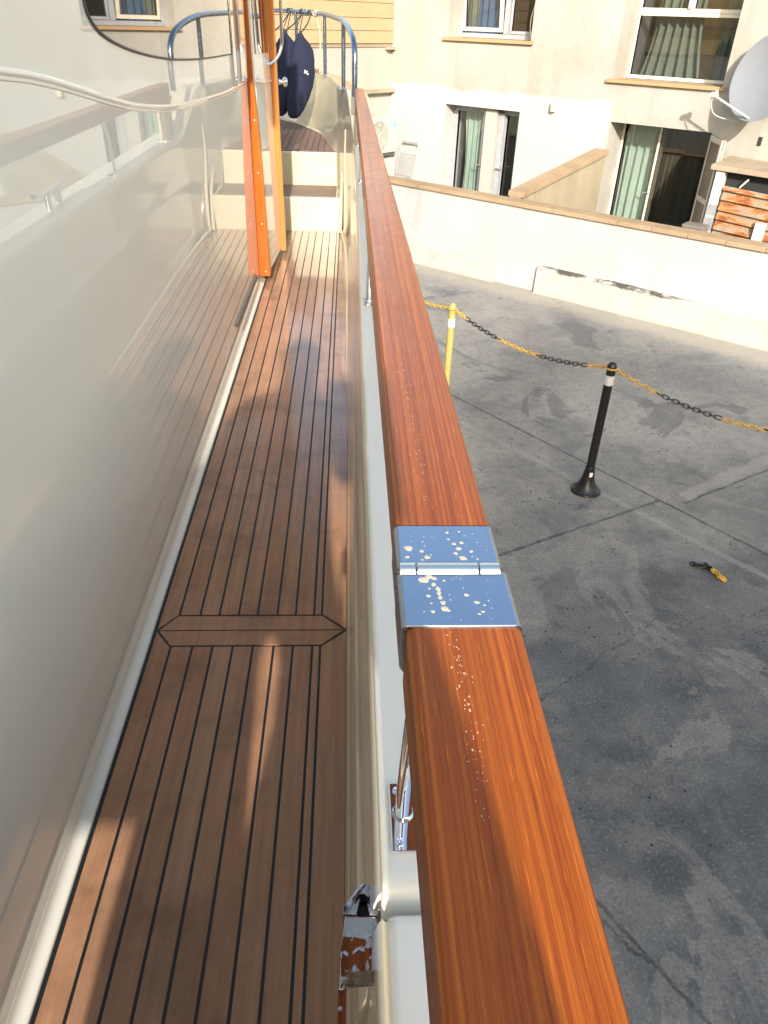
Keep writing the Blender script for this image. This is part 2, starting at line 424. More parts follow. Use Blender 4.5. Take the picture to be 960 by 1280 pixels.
def tag(o, label=None, cat=None, group=None, kind=None):
    if label: o['label'] = label
    if cat: o['category'] = cat
    if group: o['group'] = group
    if kind: o['kind'] = kind
    return o
def empty(name, loc=(0, 0, 0), rz=0.0):
    o = bpy.data.objects.new(name, None); COL.objects.link(o); o.location = loc; o.rotation_euler = (0, 0, rz); o.empty_display_size = .1
    return o
def cr(pts, n=8):      # Catmull-Rom through points
    P = [Vector(p) for p in pts]; out = []
    for i in range(len(P)-1):
        p0, p1, p2, p3 = P[max(i-1, 0)], P[i], P[i+1], P[min(i+2, len(P)-1)]
        for k in range(n):
            t = k/n
            out.append(.5*((2*p1)+(-p0+p2)*t+(2*p0-5*p1+4*p2-p3)*t*t+(-p0+3*p1-3*p2+p3)*t**3))
    out.append(P[-1]); return out
def copy_tree(o, parent=None):
    c = o.copy(); COL.objects.link(c)
    if parent: c.parent = parent
    for ch in [k for k in COL.objects if k.parent == o]: copy_tree(ch, c)
    return c

# ------------------------------------------------------------------ camera (2.8 m above the yard)
Rv, Fv, Uv = Vector((.99879, .0043, .0490)), Vector((-.0387, -.5588, .8284)), None
f_px = 921.0
vf = Vector((437-480, -(19-640), f_px)).normalized()           # boat axis seen in camera space (x right, y up, z ahead)
vd = Vector((430-480, -(1990-640), f_px)); vd = (vd-vf*vf.dot(vd)).normalized()
vu = -vd; vr = vf.cross(vu) if vf.cross(vu).x > 0 else vu.cross(vf)
cx = Vector((vr.x, vf.x, vu.x)); cy = Vector((vr.y, vf.y, vu.y)); cz = Vector((vr.z, vf.z, vu.z))
cam = bpy.data.cameras.new('camera'); co = bpy.data.objects.new('camera', cam); COL.objects.link(co)
mw = Matrix.Identity(4)
for i in range(3): mw[i][0], mw[i][1], mw[i][2] = cx[i], cy[i], -cz[i]
mw.translation = (0, 0, 2.8); co.matrix_world = mw
cam.sensor_fit = 'VERTICAL'; cam.sensor_height = 36; cam.lens = 36*f_px/1280; cam.clip_start = .02; cam.clip_end = 2000
sc.camera = co

# ------------------------------------------------------------------ light
EL = 24.0; SX = -.01
L = Vector((SX, 1, -math.tan(R(EL))*math.hypot(1, SX))).normalized()
sun = bpy.data.lights.new('sun', 'SUN'); sun.energy = 3.0; sun.angle = R(.9); sun.color = (1.0, .945, .87)
so = bpy.data.objects.new('sun', sun); COL.objects.link(so); so.rotation_euler = L.to_track_quat('-Z', 'Y').to_euler()
w = bpy.data.worlds.new('World'); sc.world = w; w.use_nodes = True
sky = w.node_tree.nodes.new('ShaderNodeTexSky'); sky.sky_type = 'NISHITA'; sky.sun_disc = False
sky.sun_elevation = R(EL); sky.sun_rotation = math.atan2(-L.x, -L.y); sky.dust_density = 3.0; sky.air_density = 1.5
w.node_tree.links.new(sky.outputs[0], w.node_tree.nodes['Background'].inputs[0])
w.node_tree.nodes['Background'].inputs[1].default_value = .15
sc.view_settings.view_transform = 'Standard'; sc.view_settings.look = 'None'; sc.view_settings.exposure = 1.45; sc.view_settings.gamma = 1

# ------------------------------------------------------------------ ground, water
g = MB()
g.prism([(.32, -150, 0), (400, -150, 0), (400, 400, 0), (-400, 400, 0), (-400, 9.75, 0), (.32, 9.75, 0)], (0, 0, -2.5))
tag(g.build('ground', M['ground'], None, 0), 'stained grey concrete yard with joints and cracks', 'ground', kind='structure')
g = MB(); g.box(-400, 2, -150, 11, -2.6, -.55)
tag(g.build('water', M['water'], None, 0), 'dark harbour water under the boat', 'water', kind='structure')

# ------------------------------------------------------------------ the boat
yacht = empty('motor_yacht', (-1.75, 0, 0))
tag(yacht, 'cream motor yacht with teak side deck and varnished handrail in the foreground', 'boat')
def part(mb, name, mats, parent=None, smooth=40, off=Vector((1.75, 0, 0))):
    """world-space mesh builder -> child of the yacht (or of one of its parts)"""
    bmesh.ops.translate(mb.bm, verts=mb.bm.verts, vec=off)
    return mb.build(name, mats, parent or yacht, smooth)
DZ = 1.4
# hull: outer path, starboard then mirrored
outer = [(.16, -6), (.205, -3), (.215, 0), (.215, 3), (.20, 4.8), (.16, 5.8), (.05, 6.9), (-.06, 7.6), (-.24, 8.25), (-.58, 8.9), (-1.1, 9.35), (-1.75, 9.52)]
outer = [(p.x, p.y) for p in cr([(x, y, 0) for x, y in outer], 4)]
full = outer + [(-3.5-x, y) for x, y in reversed(outer[:-1])]
def hullring(x, y):
    cxx = -1.75; top = 2.06 if y < 5.4 else 2.06+.25*min(1, (y-5.4)/.7)
    def s(k, z): return Vector((cxx+(x-cxx)*k, y-(1-k)*.9*max(0, (y-5)/4.5), z))
    return [s(1, top), s(1.012, 1.75), s(1.0, 1.2), s(.95, .5), s(.80, -.3), s(.3, -1.2)]
g = MB(); g.loft([hullring(x, y) for x, y in full], False, False); part(g, 'hull', M['hull'], None, 50)
# under-deck pan (cream waterway shows beside the teak)
g = MB(); g.box(-3.0, .03, -6, 6.02, 1.28, 1.394); part(g, 'deck_pan', M['cream'])
# teak planking
deck_o = None
g = MB()
SE = .0031; Ym, Yc, Yp = 1.44, 1.50, 1.56
seams = [-.523, -.467, -.410, -.357, -.304, -.251, -.196, -.145, -.0935, -.072, -.004]
def plank(pts): g.prism([(x, y, DZ-.004) for x, y in pts], (0, 0, .004), .0007)
ends = [-2.5, Ym]; fwd = [Yp, 5.985]
for (ya, yb, side) in ((-2.5, Ym, 0), (Yp, 5.985, 1)):
    for i in range(1, len(seams)-2):
        x0, x1 = seams[i]+SE, seams[i+1]-SE
        plank([(x0, ya+SE), (x1, ya+SE), (x1, yb-SE), (x0, yb-SE)])
    xl0, xl1 = seams[0]+.008, seams[1]-SE
    xr0, xr1 = seams[-2]+SE, seams[-1]
    if side == 0:
        plank([(xl0, ya), (xl1, ya), (xl1, Ym-SE), (xl0, Yc-SE*2)])
        plank([(xr0, ya), (xr1, ya), (xr1, Yc-SE*2), (xr0, Ym-SE)])
    else:
        plank([(xl0, Yc+SE*2), (xl1, Yp+SE), (xl1, yb), (xl0, yb)])
        plank([(xr0, Yp+SE), (xr1, Yc+SE*2), (xr1, yb), (xr0, yb)])
for (a, e) in ((Ym+SE, Yc-SE*.7), (Yp-SE, Yc+SE*.7)):
    plank([(seams[1]-.002, a), (seams[-2]+.002, a), (seams[-1]-.008, e), (seams[0]+.014, e)])
deck_o = part(g, 'teak_deck', M['deck'], None, 30)
g = MB(); g.box(-.5243, -.002, -2.5, 5.99, 1.3945, 1.3975); part(g, 'caulking', M['caulk'], deck_o)
# cabin gutter (rounded cream waterway at the foot of the cabin side)
CX = -.551
g = MB()
prof = [(-.5245, 1.392), (-.5245, 1.400), (-.527, 1.404), (-.533, 1.406), (-.540, 1.409), (-.545, 1.413), (-.5485, 1.419), (-.5505, 1.427), (-.567, 1.427), (-.567, 1.392)]
g.loft([[Vector((x, y, z)) for x, z in prof] for y in (-2.5, 0, 2, 4.62)]); part(g, 'waterway', M['waterway'], None, 60)
# cabin side and coach roof
g = MB(); g.box(-2.94, CX, -4.5, 4.62, 1.40, 3.55, .012)
cab = part(g, 'cabin_side', M['cabin'])
g = MB(); g.box(-2.9, -.66, 4.6, 5.32, 1.40, 3.5, .05, 3); part(g, 'cabin_front', M['cabin'])
g = MB(); g.box(-2.99, -.52, -4.6, 5.4, 3.55, 3.64, .03, 3); g.box(-.56, -.43, 2.5, 5.2, 3.42, 3.47, .012); part(g, 'cabin_roof', M['white'])  # lower side flange is added out of view to shade the door top
mould = cr([(0, .3, 2.762), (0, 1.0, 2.742), (0, 1.386, 2.709), (0, 1.571, 2.687), (0, 1.77, 2.655), (0, 1.992, 2.618), (0, 2.262, 2.581), (0, 2.67, 2.545), (0, 3.215, 2.518), (0, 3.875, 2.496), (0, 4.60, 2.490)], 6)
g = MB()
rp = [(-.003, .008), (.0003, .007), (.0012, .0045), (.0028, .002), (.0033, -.0005), (.0026, -.003), (.0010, -.0055), (.0007, -.0075), (.0014, -.0095), (.0012, -.0115), (.0003, -.0135), (-.003, -.015)]
g.loft([[Vector((CX+dx, p.y, p.z+dz)) for dx, dz in rp] for p in [mould[0]-Vector((0, 4.5, 0))]+mould]); part(g, 'cabin_moulding', M['cabin'], cab, 60)
wb = cr([(0, 1.868, 3.25), (0, 1.868, 2.9), (0, 1.872, 2.82), (0, 1.890, 2.783), (0, 1.959, 2.752), (0, 2.106, 2.724), (0, 2.365, 2.695), (0, 2.749, 2.668), (0, 3.299, 2.648), (0, 4.06, 2.634)], 5)
g = MB(); g.prism([(CX-.003, p.y, p.z) for p in wb]+[(CX-.003, 4.06, 3.25)], (.007, 0, 0)); win = part(g, 'cabin_window', M['glassdark'])
g = MB(); g.tube([(CX+.002, p.y, p.z) for p in wb], .0036, 8); part(g, 'window_gasket', M['gasket'], win)
g = MB(); g.box(CX-.002, CX+.010, 4.068, 4.16, 2.50, 3.3, .003); g.box(CX-.002, CX+.014, 4.30, 4.55, 2.505, 3.3, .004); part(g, 'window_post', M['chrome'], win)
g = MB(); g.box(CX-.002, CX+.006, 4.165, 4.295, 2.64, 3.3, .002); part(g, 'wooden_jamb', M['trim'], win)
# dark sliding-door track on the cabin side
g = MB(); g.prism([(CX-.001, 3.50, 1.535), (CX-.001, 4.42, 1.515), (CX-.001, 4.42, 1.490), (CX-.001, 3.55, 1.505)], (.012, 0, 0), .003); part(g, 'door_track', M['darkmetal'])
# sliding door hung outside the cabin side; leans in slightly
def lean(z): return -.0165*(z-1.43)
g = MB()
pts = [(-.566, 1.452), (-.560, 1.452), (-.560, 1.440), (-.490, 1.440), (-.483, 1.449)]
outr = [(-.499+0.0, 2.09), (-.516, 2.46), (-.521, 2.478), (-.527, 2.49), (-.533, 3.30)]
g.prism([(x, 4.635, z) for x, z in pts+outr+[(-.585, 3.30), (-.58, 2.1)]], (0, .045, 0), .003)
door = None
d = MB()
d.loft([[Vector((x+lean(z), y, z)) for x, y in ((-.56, 4.684), (-.496, 4.684), (-.466, 5.262), (-.56, 5.262))] for z in (1.452, 1.9, 2.47, 2.60, 3.30)])
door = part(d, 'sliding_door', M['cabin'], None, 30)
part(g, 'door_post', M['trim'], door)
for zz in (1.47, 1.75, 2.03, 2.30):
    s = MB(); s.lathe([(.0, 0), (.004, 0), (.0035, .0008), (0, .001)], 10, Matrix.Translation((-.512+lean(zz)*1.0, 4.6352, zz)) @ Matrix.Rotation(R(90), 4, 'X')); part(s, 'screw', M['silver'], door)
s = MB()
s.loft([[Vector((x+lean(z)*.6, y, z)) for x, y in ((-.50, 5.266), (-.433, 5.266), (-.433, 5.31), (-.50, 5.31))] for z in (1.436, 2.0, 2.6, 3.30)]); part(s, 'door_stile', M['trim_pale'], door, 30)
s = MB(); s.tube([Vector((-.496+.030*(p.y-4.684)/.578+lean(p.z), p.y, p.z)) for p in cr([(0, 4.69, 2.485), (0, 4.95, 2.462), (0, 5.26, 2.45)], 5)], .008, 8); part(s, 'door_moulding', M['cabin'], door)
s = MB(); s.prism([(-.4931+lean(2.6), 4.74, 2.61), (-.4682+lean(2.6), 5.22, 2.60), (-.4682+lean(3.2), 5.22, 3.2), (-.4931+lean(3.2), 4.74, 3.2)], (.004, 0, 0)); part(s, 'door_window', M['glassdark'], door)
s = MB(); s.box(-.511, -.492, 4.99, 5.02, 2.605, 3.2); s.box(-.511, -.486, 5.10, 5.125, 2.605, 3.2); part(s, 'window_bar', M['trim'], door)
s = MB(); s.tube(cr([(-.405, 5.30, 3.2), (-.408, 5.30, 2.72), (-.412, 5.30, 2.63), (-.44, 5.28, 2.575), (-.475, 5.25, 2.545), (-.512, 5.22, 2.535)], 5), .010, 10); part(s, 'window_trim', M['chrome'], door)
s = MB()
mt = Matrix.Translation((-.436, 5.285, 2.445)) @ Matrix.Rotation(R(90), 4, 'Y')
s.lathe([(.0, 0), (.018, 0), (.012, .012), (.012, .022), (.026, .030), (.028, .042), (.02, .052), (0, .055)], 18, mt); part(s, 'door_knob', M['chrome'], door)
s = MB(); s.blob((-.458, 5.29, 1.433), .012, .012, .008); part(s, 'door_foot', M['chrome'], door)

# steps up to the foredeck
for k, (y0, y1, z0, z1, xr) in enumerate(((6.0, 6.5, 1.40, 1.645, -.065), (6.46, 7.0, 1.64, 1.895, -.065))):
    g = MB(); g.box(-1.2, xr, y0, y1, z0-.1, z1-.003, .014, 3)
    st = part(g, 'step', M['cream'])
    if k == 0:
        g = MB(); g.box(-1.1, xr-.035, y0+.02, 6.452, z1-.003, z1+.003, .001); part(g, 'tread', M['tread'], st)
g = MB()   # cream side moulding at the foot of the bulwark beside the steps
for pth in ([(-.070, 5.93, 1.40), (-.062, 5.98, 1.50), (-.058, 6.05, 1.66), (-.052, 6.2, 1.75), (-.05, 6.5, 1.92)], [(-.001, 2.4, 1.384), (-.003, 3.4, 1.390), (-.007, 4.6, 1.400), (-.02, 5.4, 1.408), (-.055, 5.9, 1.42)], [(-.03, 5.97, 1.40), (-.028, 6.0, 1.65), (-.026, 6.1, 1.93), (-.022, 6.1, 2.1)]):
    g.tube(cr(pth, 5), .013, 8)
part(g, 'step_moulding', M['cream'])
# foredeck: planks sprung parallel to the centreline inside the curved toe
inner = [(-.055, 6.46), (-.09, 6.63), (-.16, 7.05), (-.25, 7.52), (-.42, 8.02), (-.56, 8.32), (-.85, 8.68), (-1.25, 8.95), (-1.75, 9.05)]
innc = [(p.x, p.y) for p in cr([(x, y, 0) for x, y in inner], 4)]
g = MB(); g.prism([(x+.06, y+.05, 1.80) for x, y in innc]+[(-3.5-x-.06, y+.05, 1.80) for x, y in reversed(innc[:-1])], (0, 0, .09)); part(g, 'foredeck', M['cream'])
def ymax(x):
    for (xa, ya), (xb, yb) in zip(innc, innc[1:]):
        if xb <= x <= xa: return ya+(yb-ya)*(xa-x)/(xa-xb+1e-9)
    return 9.0
g = MB(); fd_y0 = 6.475
xs = -.10
while xs > -1.75:
    xa, xb = xs, xs-.046
    ya, yb_ = ymax(xa)-.02, ymax(xb)-.02
    if min(ya, yb_) > fd_y0+.03: g.prism([(xa, fd_y0, 1.891), (xa, ya, 1.891), (xb, yb_, 1.891), (xb, fd_y0, 1.891)], (0, 0, .006))
    xs -= .051
fdk = part(g, 'foredeck_planks', M['foredeck'], None, 30)
g = MB(); g.prism([(x-.012, y-.015, 1.890) for x, y in innc]+[(-1.75, 6.47, 1.890), (-.07, 6.47, 1.890)], (0, 0, .003)); part(g, 'caulking', M['caulk'], fdk)
g = MB(); g.tube([(x, y, 1.896) for x, y in innc], .012, 8); part(g, 'toe_moulding', M['cream'], fdk)

# side bulwark: inner face, white cap, outer face
CAPZ = 2.10
def bulring(y, dz=0.0, sh=0.0):
    pr = [(-.003, 1.392), (-.003, 1.45), (.0035, 1.475), (.0095, 1.50), (.011, 1.56), (.012, 1.80), (.016, 1.83), (.023, 1.86), (.0255, 1.90), (.027, 2.06), (.031, 2.078+dz), (.034, 2.084+dz)]
    return [Vector((x+sh, y, z)) for x, z in pr]
def capring(y, dz=0.0, r=0.0):
    pr = [(.034, 2.060), (.034, 2.088+dz), (.0365, 2.096+dz), (.043, 2.100+dz), (.19, 2.100+dz), (.205, 2.095+dz), (.212, 2.08+dz), (.212, 2.05)]
    return [Vector((x, y, z-r)) for x, z in pr]
Ysec = [.392, .9, 2, 3, 4, 5, 5.6]
g = MB()
g.loft([bulring(y)+[Vector((.06, y, 2.05)), Vector((.06, y, 1.392))] for y in Ysec])
bul = part(g, 'bulwark', M['bulwark'], None, 35)
g = MB(); g.loft([capring(y, dz) for y, dz in ((.378, -.045), (.380, -.022), (.386, -.008), (.394, -.002), (.404, 0), (.9, 0), (2, 0), (3, 0), (4, 0), (5, 0), (5.6, 0))]); part(g, 'bulwark_cap', M['white'], bul, 50)
# hinged gate in the bulwark, right beneath the camera
g = MB(); g.loft([bulring(y)+[Vector((.06, y, 2.05)), Vector((.06, y, 1.392))] for y in (-.5, 0, .366)])
gate = part(g, 'bulwark_gate', M['bulwark'], None, 35)
g = MB(); g.loft([[Vector((x+.004, p.y, z+.002)) for p in [Vector((0, y, 0))] for x, z in [(v.x, v.z) for v in capring(y, dz)]] for y, dz in ((-.5, 0), (.2, 0), (.350, 0), (.358, -.002), (.364, -.008), (.367, -.02), (.368, -.05))]); part(g, 'gate_cap', M['white'], gate, 50)
g = MB(); g.box(-2.0, -.0, -2.6, -2.5, 1.3, 1.4); g.box(.0, .2, -2.5, -.51, 1.392, 2.10, .01); part(g, 'aft_bulwark', M['cream'])
g = MB(); g.box(.036, .20, .366, .382, 1.5, 2.045); part(g, 'gate_jamb', M['cream'], bul)
# latch of the gate
LX0, LX1 = -.004, .032
g = MB()
g.prism([(LX0+.0005, .386, 2.056), (.0105, .386, 2.056), (.0135, .405, 2.060), (.020, .405, 2.060), (.0225, .386, 2.056), (LX1, .386, 2.056), (LX1, .4150, 2.060), (.014, .4160, 2.060), (LX0+.0005, .392, 2.058)], (0, 0, -.032), .0006)
for v in g.bm.verts: v.co.z -= (v.co.x-LX0)*.12
lat = part(g, 'gate_latch', M['wetchrome'], gate, 30)
g = MB()
hp = [(LX0-.0035, .318), (LX0-.001, .352), (LX0+.002, .382), (LX1-.002, .382), (LX1, .372), (LX1, .334), (LX0+.004, .334), (LX0+.002, .318)]
g.prism([(x, y, 2.060) for x, y in hp], (0, 0, -.030), .0022)
g.loft([[Vector((x0, y, z0)), Vector((x0+.0075, y, z0)), Vector((x0+.0075, y, z0-.018)), Vector((x0, y, z0-.018))] for x0, y, z0 in ((LX0-.0033, .320, 2.059), (LX0-.004, .28, 2.056), (LX0-.002, .24, 2.050), (LX0+.002, .20, 2.042))])
for v in g.bm.verts: v.co.z += -(v.co.x-LX0)*.12+(v.co.y-.36)*.15
part(g, 'latch_lever', M['wetchrome'], lat, 30)
g = MB(); g.box(.010, .0225, .388, .404, 2.022, 2.040); part(g, 'latch_slot', M['dark'], lat)
g = MB(); g.box(.0315, .035, .388, .417, 2.02, 2.058, .0012); part(g, 'keeper_plate', M['chrome'], lat)
g = MB(); g.box(.032, .037, .335, .366, 2.02, 2.052, .0012); part(g, 'latch_plate', M['chrome'], lat)

# bow bulwark
btop = [(.034, 5.55), (.022, 5.75), (-.02, 6.1), (-.06, 6.35), (-.121, 6.91), (-.206, 7.53), (-.375, 8.12), (-.62, 8.55), (-1.1, 8.98), (-1.75, 9.15)]
bt = [(p.x, p.y) for p in cr([(x, y, 0) for x, y in btop], 4)]
def bowring(i):
    x, y = bt[i]
    a = Vector(bt[max(i-1, 0)]); c_ = Vector(bt[min(i+1, len(bt)-1)]); t = (c_-a).normalized(); n_ = Vector((t.y, -t.x))   # outward
    if n_.x < 0 and i < 6: n_ = -n_
    zt = 2.10+.25*max(0, min(1, (y-5.6)/.45)); zb = 1.394 if y < 6.45 else 1.894
    if i == 0: n_ = Vector((1, 0))
    fl = .055 if y > 6.5 else .03
    def q(o, z): return Vector((x+n_.x*o, y+n_.y*o, z))
    return [q(-fl, zb), q(-fl*.6, zb+.1), q(-.004, zt-.06), q(0, zt-.012), q(.012, zt), q(.12, zt), q(.15, zt-.02), q(.155, zt-.2), q(.10, zb)]
g = MB(); g.loft([bowring(i) for i in range(len(bt))], True, True); bowb = part(g, 'bow_bulwark', M['cream'], None, 45)
g = MB()   # teak cap on the far side of the bow
g.loft([[Vector((x+o*.0, y+o, z)) for o, z in ((.03, 2.352), (.19, 2.352), (.19, 2.375), (.03, 2.375))] for x, y in bt[22:]]); part(g, 'bow_cap', M['trim_pale'], bowb)

# teak handrail
RZ = 2.415
def railring(x0, x1, zt, h, r=.0065):
    pr = []
    for (cx_, cz_, a0) in ((x1-r, zt-r, 0), (x0+r, zt-r, 90), (x0+r*1.4, zt-h+r*1.4, 180), (x1-r*1.4, zt-h+r*1.4, 270)):
        rr = r if a0 < 180 else r*1.4
        for k in range(5):
            a = R(a0+k*22.5); pr.append((cx_+rr*math.cos(a), cz_+rr*math.sin(a)))
    return pr
def edges(y):
    t = max(0, min(1, (y-.6)/4.8))
    return .0445-.010*t, .1340-.039*t-(.003 if y > .45 else 0)
def railmesh(ys, h=.068):
    g = MB(); rings = []
    for y in ys:
        x0, x1 = edges(y); rings.append([Vector((x, y, z)) for x, z in railring(x0, x1, RZ, h)])
    g.loft(rings); return g
rail = part(railmesh([.5465, .9, 1.4, 2, 2.8, 3.6, 4.4, 5.05]), 'handrail', M['rail'], None, 30)
part(railmesh([-.6, -.2, .1, .3, .4135]), 'gate_rail', M['rail'], rail, 30)
g = railmesh([5.052, 5.2, 5.36, 5.40], .12); part(g, 'rail_end', M['rail'], rail, 30)
# hinge: two folded plates and a barrel
def plate(ya, yb):
    g = MB(); rings = []
    for y, e in ((ya, .0008), (ya+.0008, .0022), (yb-.0008, .0022), (yb, .0008)):
        x0, x1 = edges(y if y > .4835 else .40)
        x0 -= .001; x1 -= .0015
        if ya < .48: x1 = .1320; x0 = .0430
        rings.append([Vector((x, y, z)) for x, z in railring(x0-e, x1+e, RZ+e, .050, .0055)])
    g.loft(rings); return g
hin = part(plate(.4865, .5465), 'rail_hinge', M['steel'], rail, 30)
part(plate(.4135, .4800), 'hinge_plate', M['steel'], hin, 30)
g = MB(); mt = Matrix.Translation((0, .4832, RZ-.0005)) @ Matrix.Rotation(R(90), 4, 'Y')
for xa, xb in ((.0430, .057), (.0575, .1095), (.1100, .1278)):
    g.lathe([(0, xa), (.0066, xa), (.0076, xa+.0008), (.0076, xb-.0008), (.0066, xb), (0, xb)], 16, mt)
part(g, 'hinge_barrel', M['barrel'], hin, 50)
g = MB(); g.lathe([(0, .0415), (.003, .0415), (.003, .1292), (0, .1292)], 10, mt); part(g, 'hinge_pin', M['darkmetal'], hin)
g = MB(); g.box(.046, .131, .4795, .487, RZ-.06, RZ-.008); part(g, 'hinge_gap', M['dark'], hin)
# drops on the hinge; their cream colour stands for scattered sunlight
random.seed(3)
g = MB()
zt_ = RZ+.0021
def spot(x, y, r, e=1.0): 
    r2 = bmesh.ops.create_icosphere(g.bm, subdivisions=2, radius=1)
    sd = random.uniform(0, 50)
    for v in r2['verts']:
        k = 1+.45*mnoise.noise(Vector((v.co.x*1.1+sd, v.co.y*1.1, 0)))
        v.co = Vector((x+v.co.x*r*k, y+v.co.y*r*e*k, zt_+v.co.z*(r*.13+.0001)))
for x, y, r, e in [(.049, .512, .0034, 1.1), (.0475, .500, .0020, .8), (.0605, .508, .0020, 1), (.0645, .4995, .0026, 1), (.060, .4955, .0021, .8), (.0625, .522, .0008, 1), (.0635, .516, .0009, 1), (.064, .5295, .0007, 1),
                   (.0855, .536, .0016, 1), (.0855, .5255, .0014, 1), (.0895, .519, .0019, 1), (.093, .512, .0024, 1), (.0895, .505, .0020, 1), (.0965, .5205, .0020, 1), (.0965, .5375, .0013, 1), (.0952, .498, .0031, 1.1), (.1035, .508, .0019, 1),
                   (.1035, .5005, .0009, 1), (.1005, .531, .0008, 1), (.1085, .534, .0007, 1), (.1105, .521, .0007, 1), (.0525, .5310, .0006, 1), (.0525, .523, .0006, 1), (.068, .503, .0009, 1), (.1075, .497, .0012, 1),
                   (.059, .469, .0040, 1.0), (.0635, .473, .0034, .9), (.0675, .471, .0022, 1), (.0665, .463, .0020, 1.2), (.0695, .458, .0020, 1.5), (.0700, .4525, .0019, 1.5), (.0705, .447, .0018, 1.5), (.0718, .4405, .0022, 1.2), (.0725, .4335, .0030, 1.0), (.0755, .4315, .0018, .8),
                   (.0625, .458, .0013, 1), (.061, .449, .0018, 1), (.0625, .440, .0012, 1), (.063, .430, .0018, 1), (.0755, .468, .0013, 1), (.078, .450, .0007, 1), (.078, .444, .0008, 1), (.0915, .450, .0022, .9), (.099, .441, .0024, .7), (.1045, .4375, .0011, 1),
                   (.102, .430, .0019, .6), (.0985, .4275, .0010, 1), (.1085, .443, .0009, 1), (.1095, .434, .0007, 1), (.0905, .459, .0007, 1), (.083, .470, .0006, 1), (.0895, .470, .0007, 1), (.0995, .427, .0009, 1), (.056, .430, .0009, 1), (.0475, .428, .0008, 1)]:
    spot(x+.0035, y, r*1.05, e)
for _ in range(40): spot(random.uniform(.045, .126), random.choice([random.uniform(.417, .477), random.uniform(.491, .545)]), random.uniform(.0003, .0006))
dr = part(g, 'cream_drops', M['drop'], hin, 60); dr['kind'] = 'stuff'
# salt specks in a line along the rail
g = MB(); zt_ = RZ
for _ in range(170):
    y = random.choice([random.uniform(.57, 1.6), random.uniform(.25, .41), random.uniform(.6, 1.0)])
    x0, x1 = edges(y); xm = x0+(x1-x0)*(.36+.05*math.sin(y*5))+random.gauss(0, .0035)
    spot(xm, y, random.uniform(.00015, .0004)*(1+.5*y), random.uniform(.8, 2.6))
for _ in range(14):
    spot(random.gauss(.079, .004), random.uniform(.30, .405), random.uniform(.0003, .0008), random.uniform(.8, 2))
dr = part(g, 'salt_specks', M['saltdrop'], rail, 60); dr['kind'] = 'stuff'
# stanchions
def stanchion(y, x=.062):
    o = empty('stanchion', (x+1.75, y, CAPZ)); o.parent = yacht
    g = MB()
    g.tube([(-.004, .004, .004), (-.004, .004, .05), (-.001, 0, .15), (.014, -.002, .262)], .0100, 14, ry=.0072); g.build('post', M['chrome'], o)
    g = MB(); g.box(-.017, .045, -.040, .040, .0, .0045, .0018)
    bp = g.build('base_plate', M['chrome'], o)
    g = MB(); g.lathe([(.0118, .0044), (.0112, .0052), (.0104, .0068), (.0098, .009), (0, .009)], 20, Matrix.Translation((-.003, .004, 0))); g.build('socket', M['chrome'], bp)
    for sx, sy in ((-.008, -.03), (-.008, .03), (.036, -.03), (.036, .03)):
        g = MB(); g.lathe([(0, .0042), (.0052, .0042), (.0045, .0062), (.002, .0068), (.0018, .0055), (0, .0055)], 12, Matrix.Translation((sx, sy, 0))); g.build('screw', M['chrome'], bp)
    return o
for y in (.462, 2.14, 4.02, 5.25): stanchion(y)
g = MB(); g.box(.035, .11, 5.30, 5.40, 2.10, 2.32, .008); part(g, 'rail_bracket', M['cream'], rail)
# horn cleat on the cap
g = MB()
for yy in (3.24, 3.36): g.tube([(.12, yy, 2.10), (.12, yy, 2.165)], .014, 10)
g.tube(cr([(.12, 3.10, 2.178), (.12, 3.20, 2.172), (.12, 3.30, 2.17), (.12, 3.40, 2.172), (.12, 3.50, 2.178)], 3), .014, 10, ry=.010)
part(g, 'mooring_cleat', M['chrome'])
# chrome fairlead beside the steps
g = MB(); g.box(-.012, .012, 5.98, 6.03, 1.66, 1.70, .008); part(g, 'fairlead', M['chrome'], bowb)
# small round drain button low on the bulwark
g = MB(); g.lathe([(.006, 0), (.008, .0005), (.008, .0012), (.006, .0012)], 14, Matrix.Translation((.0112, 1.16, 1.70)) @ Matrix.Rotation(R(90), 4, 'Y')); part(g, 'button', M['bulwark'], bul)

# pulpit rail at the bow
ptop = cr([(.034, 5.52, 2.36), (.034, 5.52, 2.50), (.032, 5.55, 2.62), (.012, 5.72, 2.70), (-.045, 6.2, 2.765), (-.125, 6.95, 2.785), (-.215, 7.6, 2.80), (-.36, 8.05, 2.808), (-.62, 8.5, 2.815), (-1.1, 8.95, 2.82), (-1.75, 9.12, 2.82), (-2.4, 8.95, 2.82), (-2.9, 8.5, 2.82)], 6)
g = MB(); g.tube(ptop, .0185, 12); pul = part(g, 'pulpit_rail', M['pulpit'], None, 60)
for (x, y, zt, zb) in ((-.043, 6.2, 2.76, 2.35), (-.213, 7.56, 2.795, 2.35), (-.50, 8.30, 2.81, 2.35), (-1.05, 8.93, 2.815, 2.35), (-1.75, 9.12, 2.82, 2.35)):
    g = MB(); g.tube([(x, y, zb), (x, y, zt)], .0155, 10); po = part(g, 'pulpit_post', M['pulpit'], pul)
    g = MB(); g.lathe([(.03, 0), (.03, .006), (.017, .014), (0, .014)], 14, Matrix.Translation((x, y, zb))); part(g, 'post_foot', M['chrome'], po)

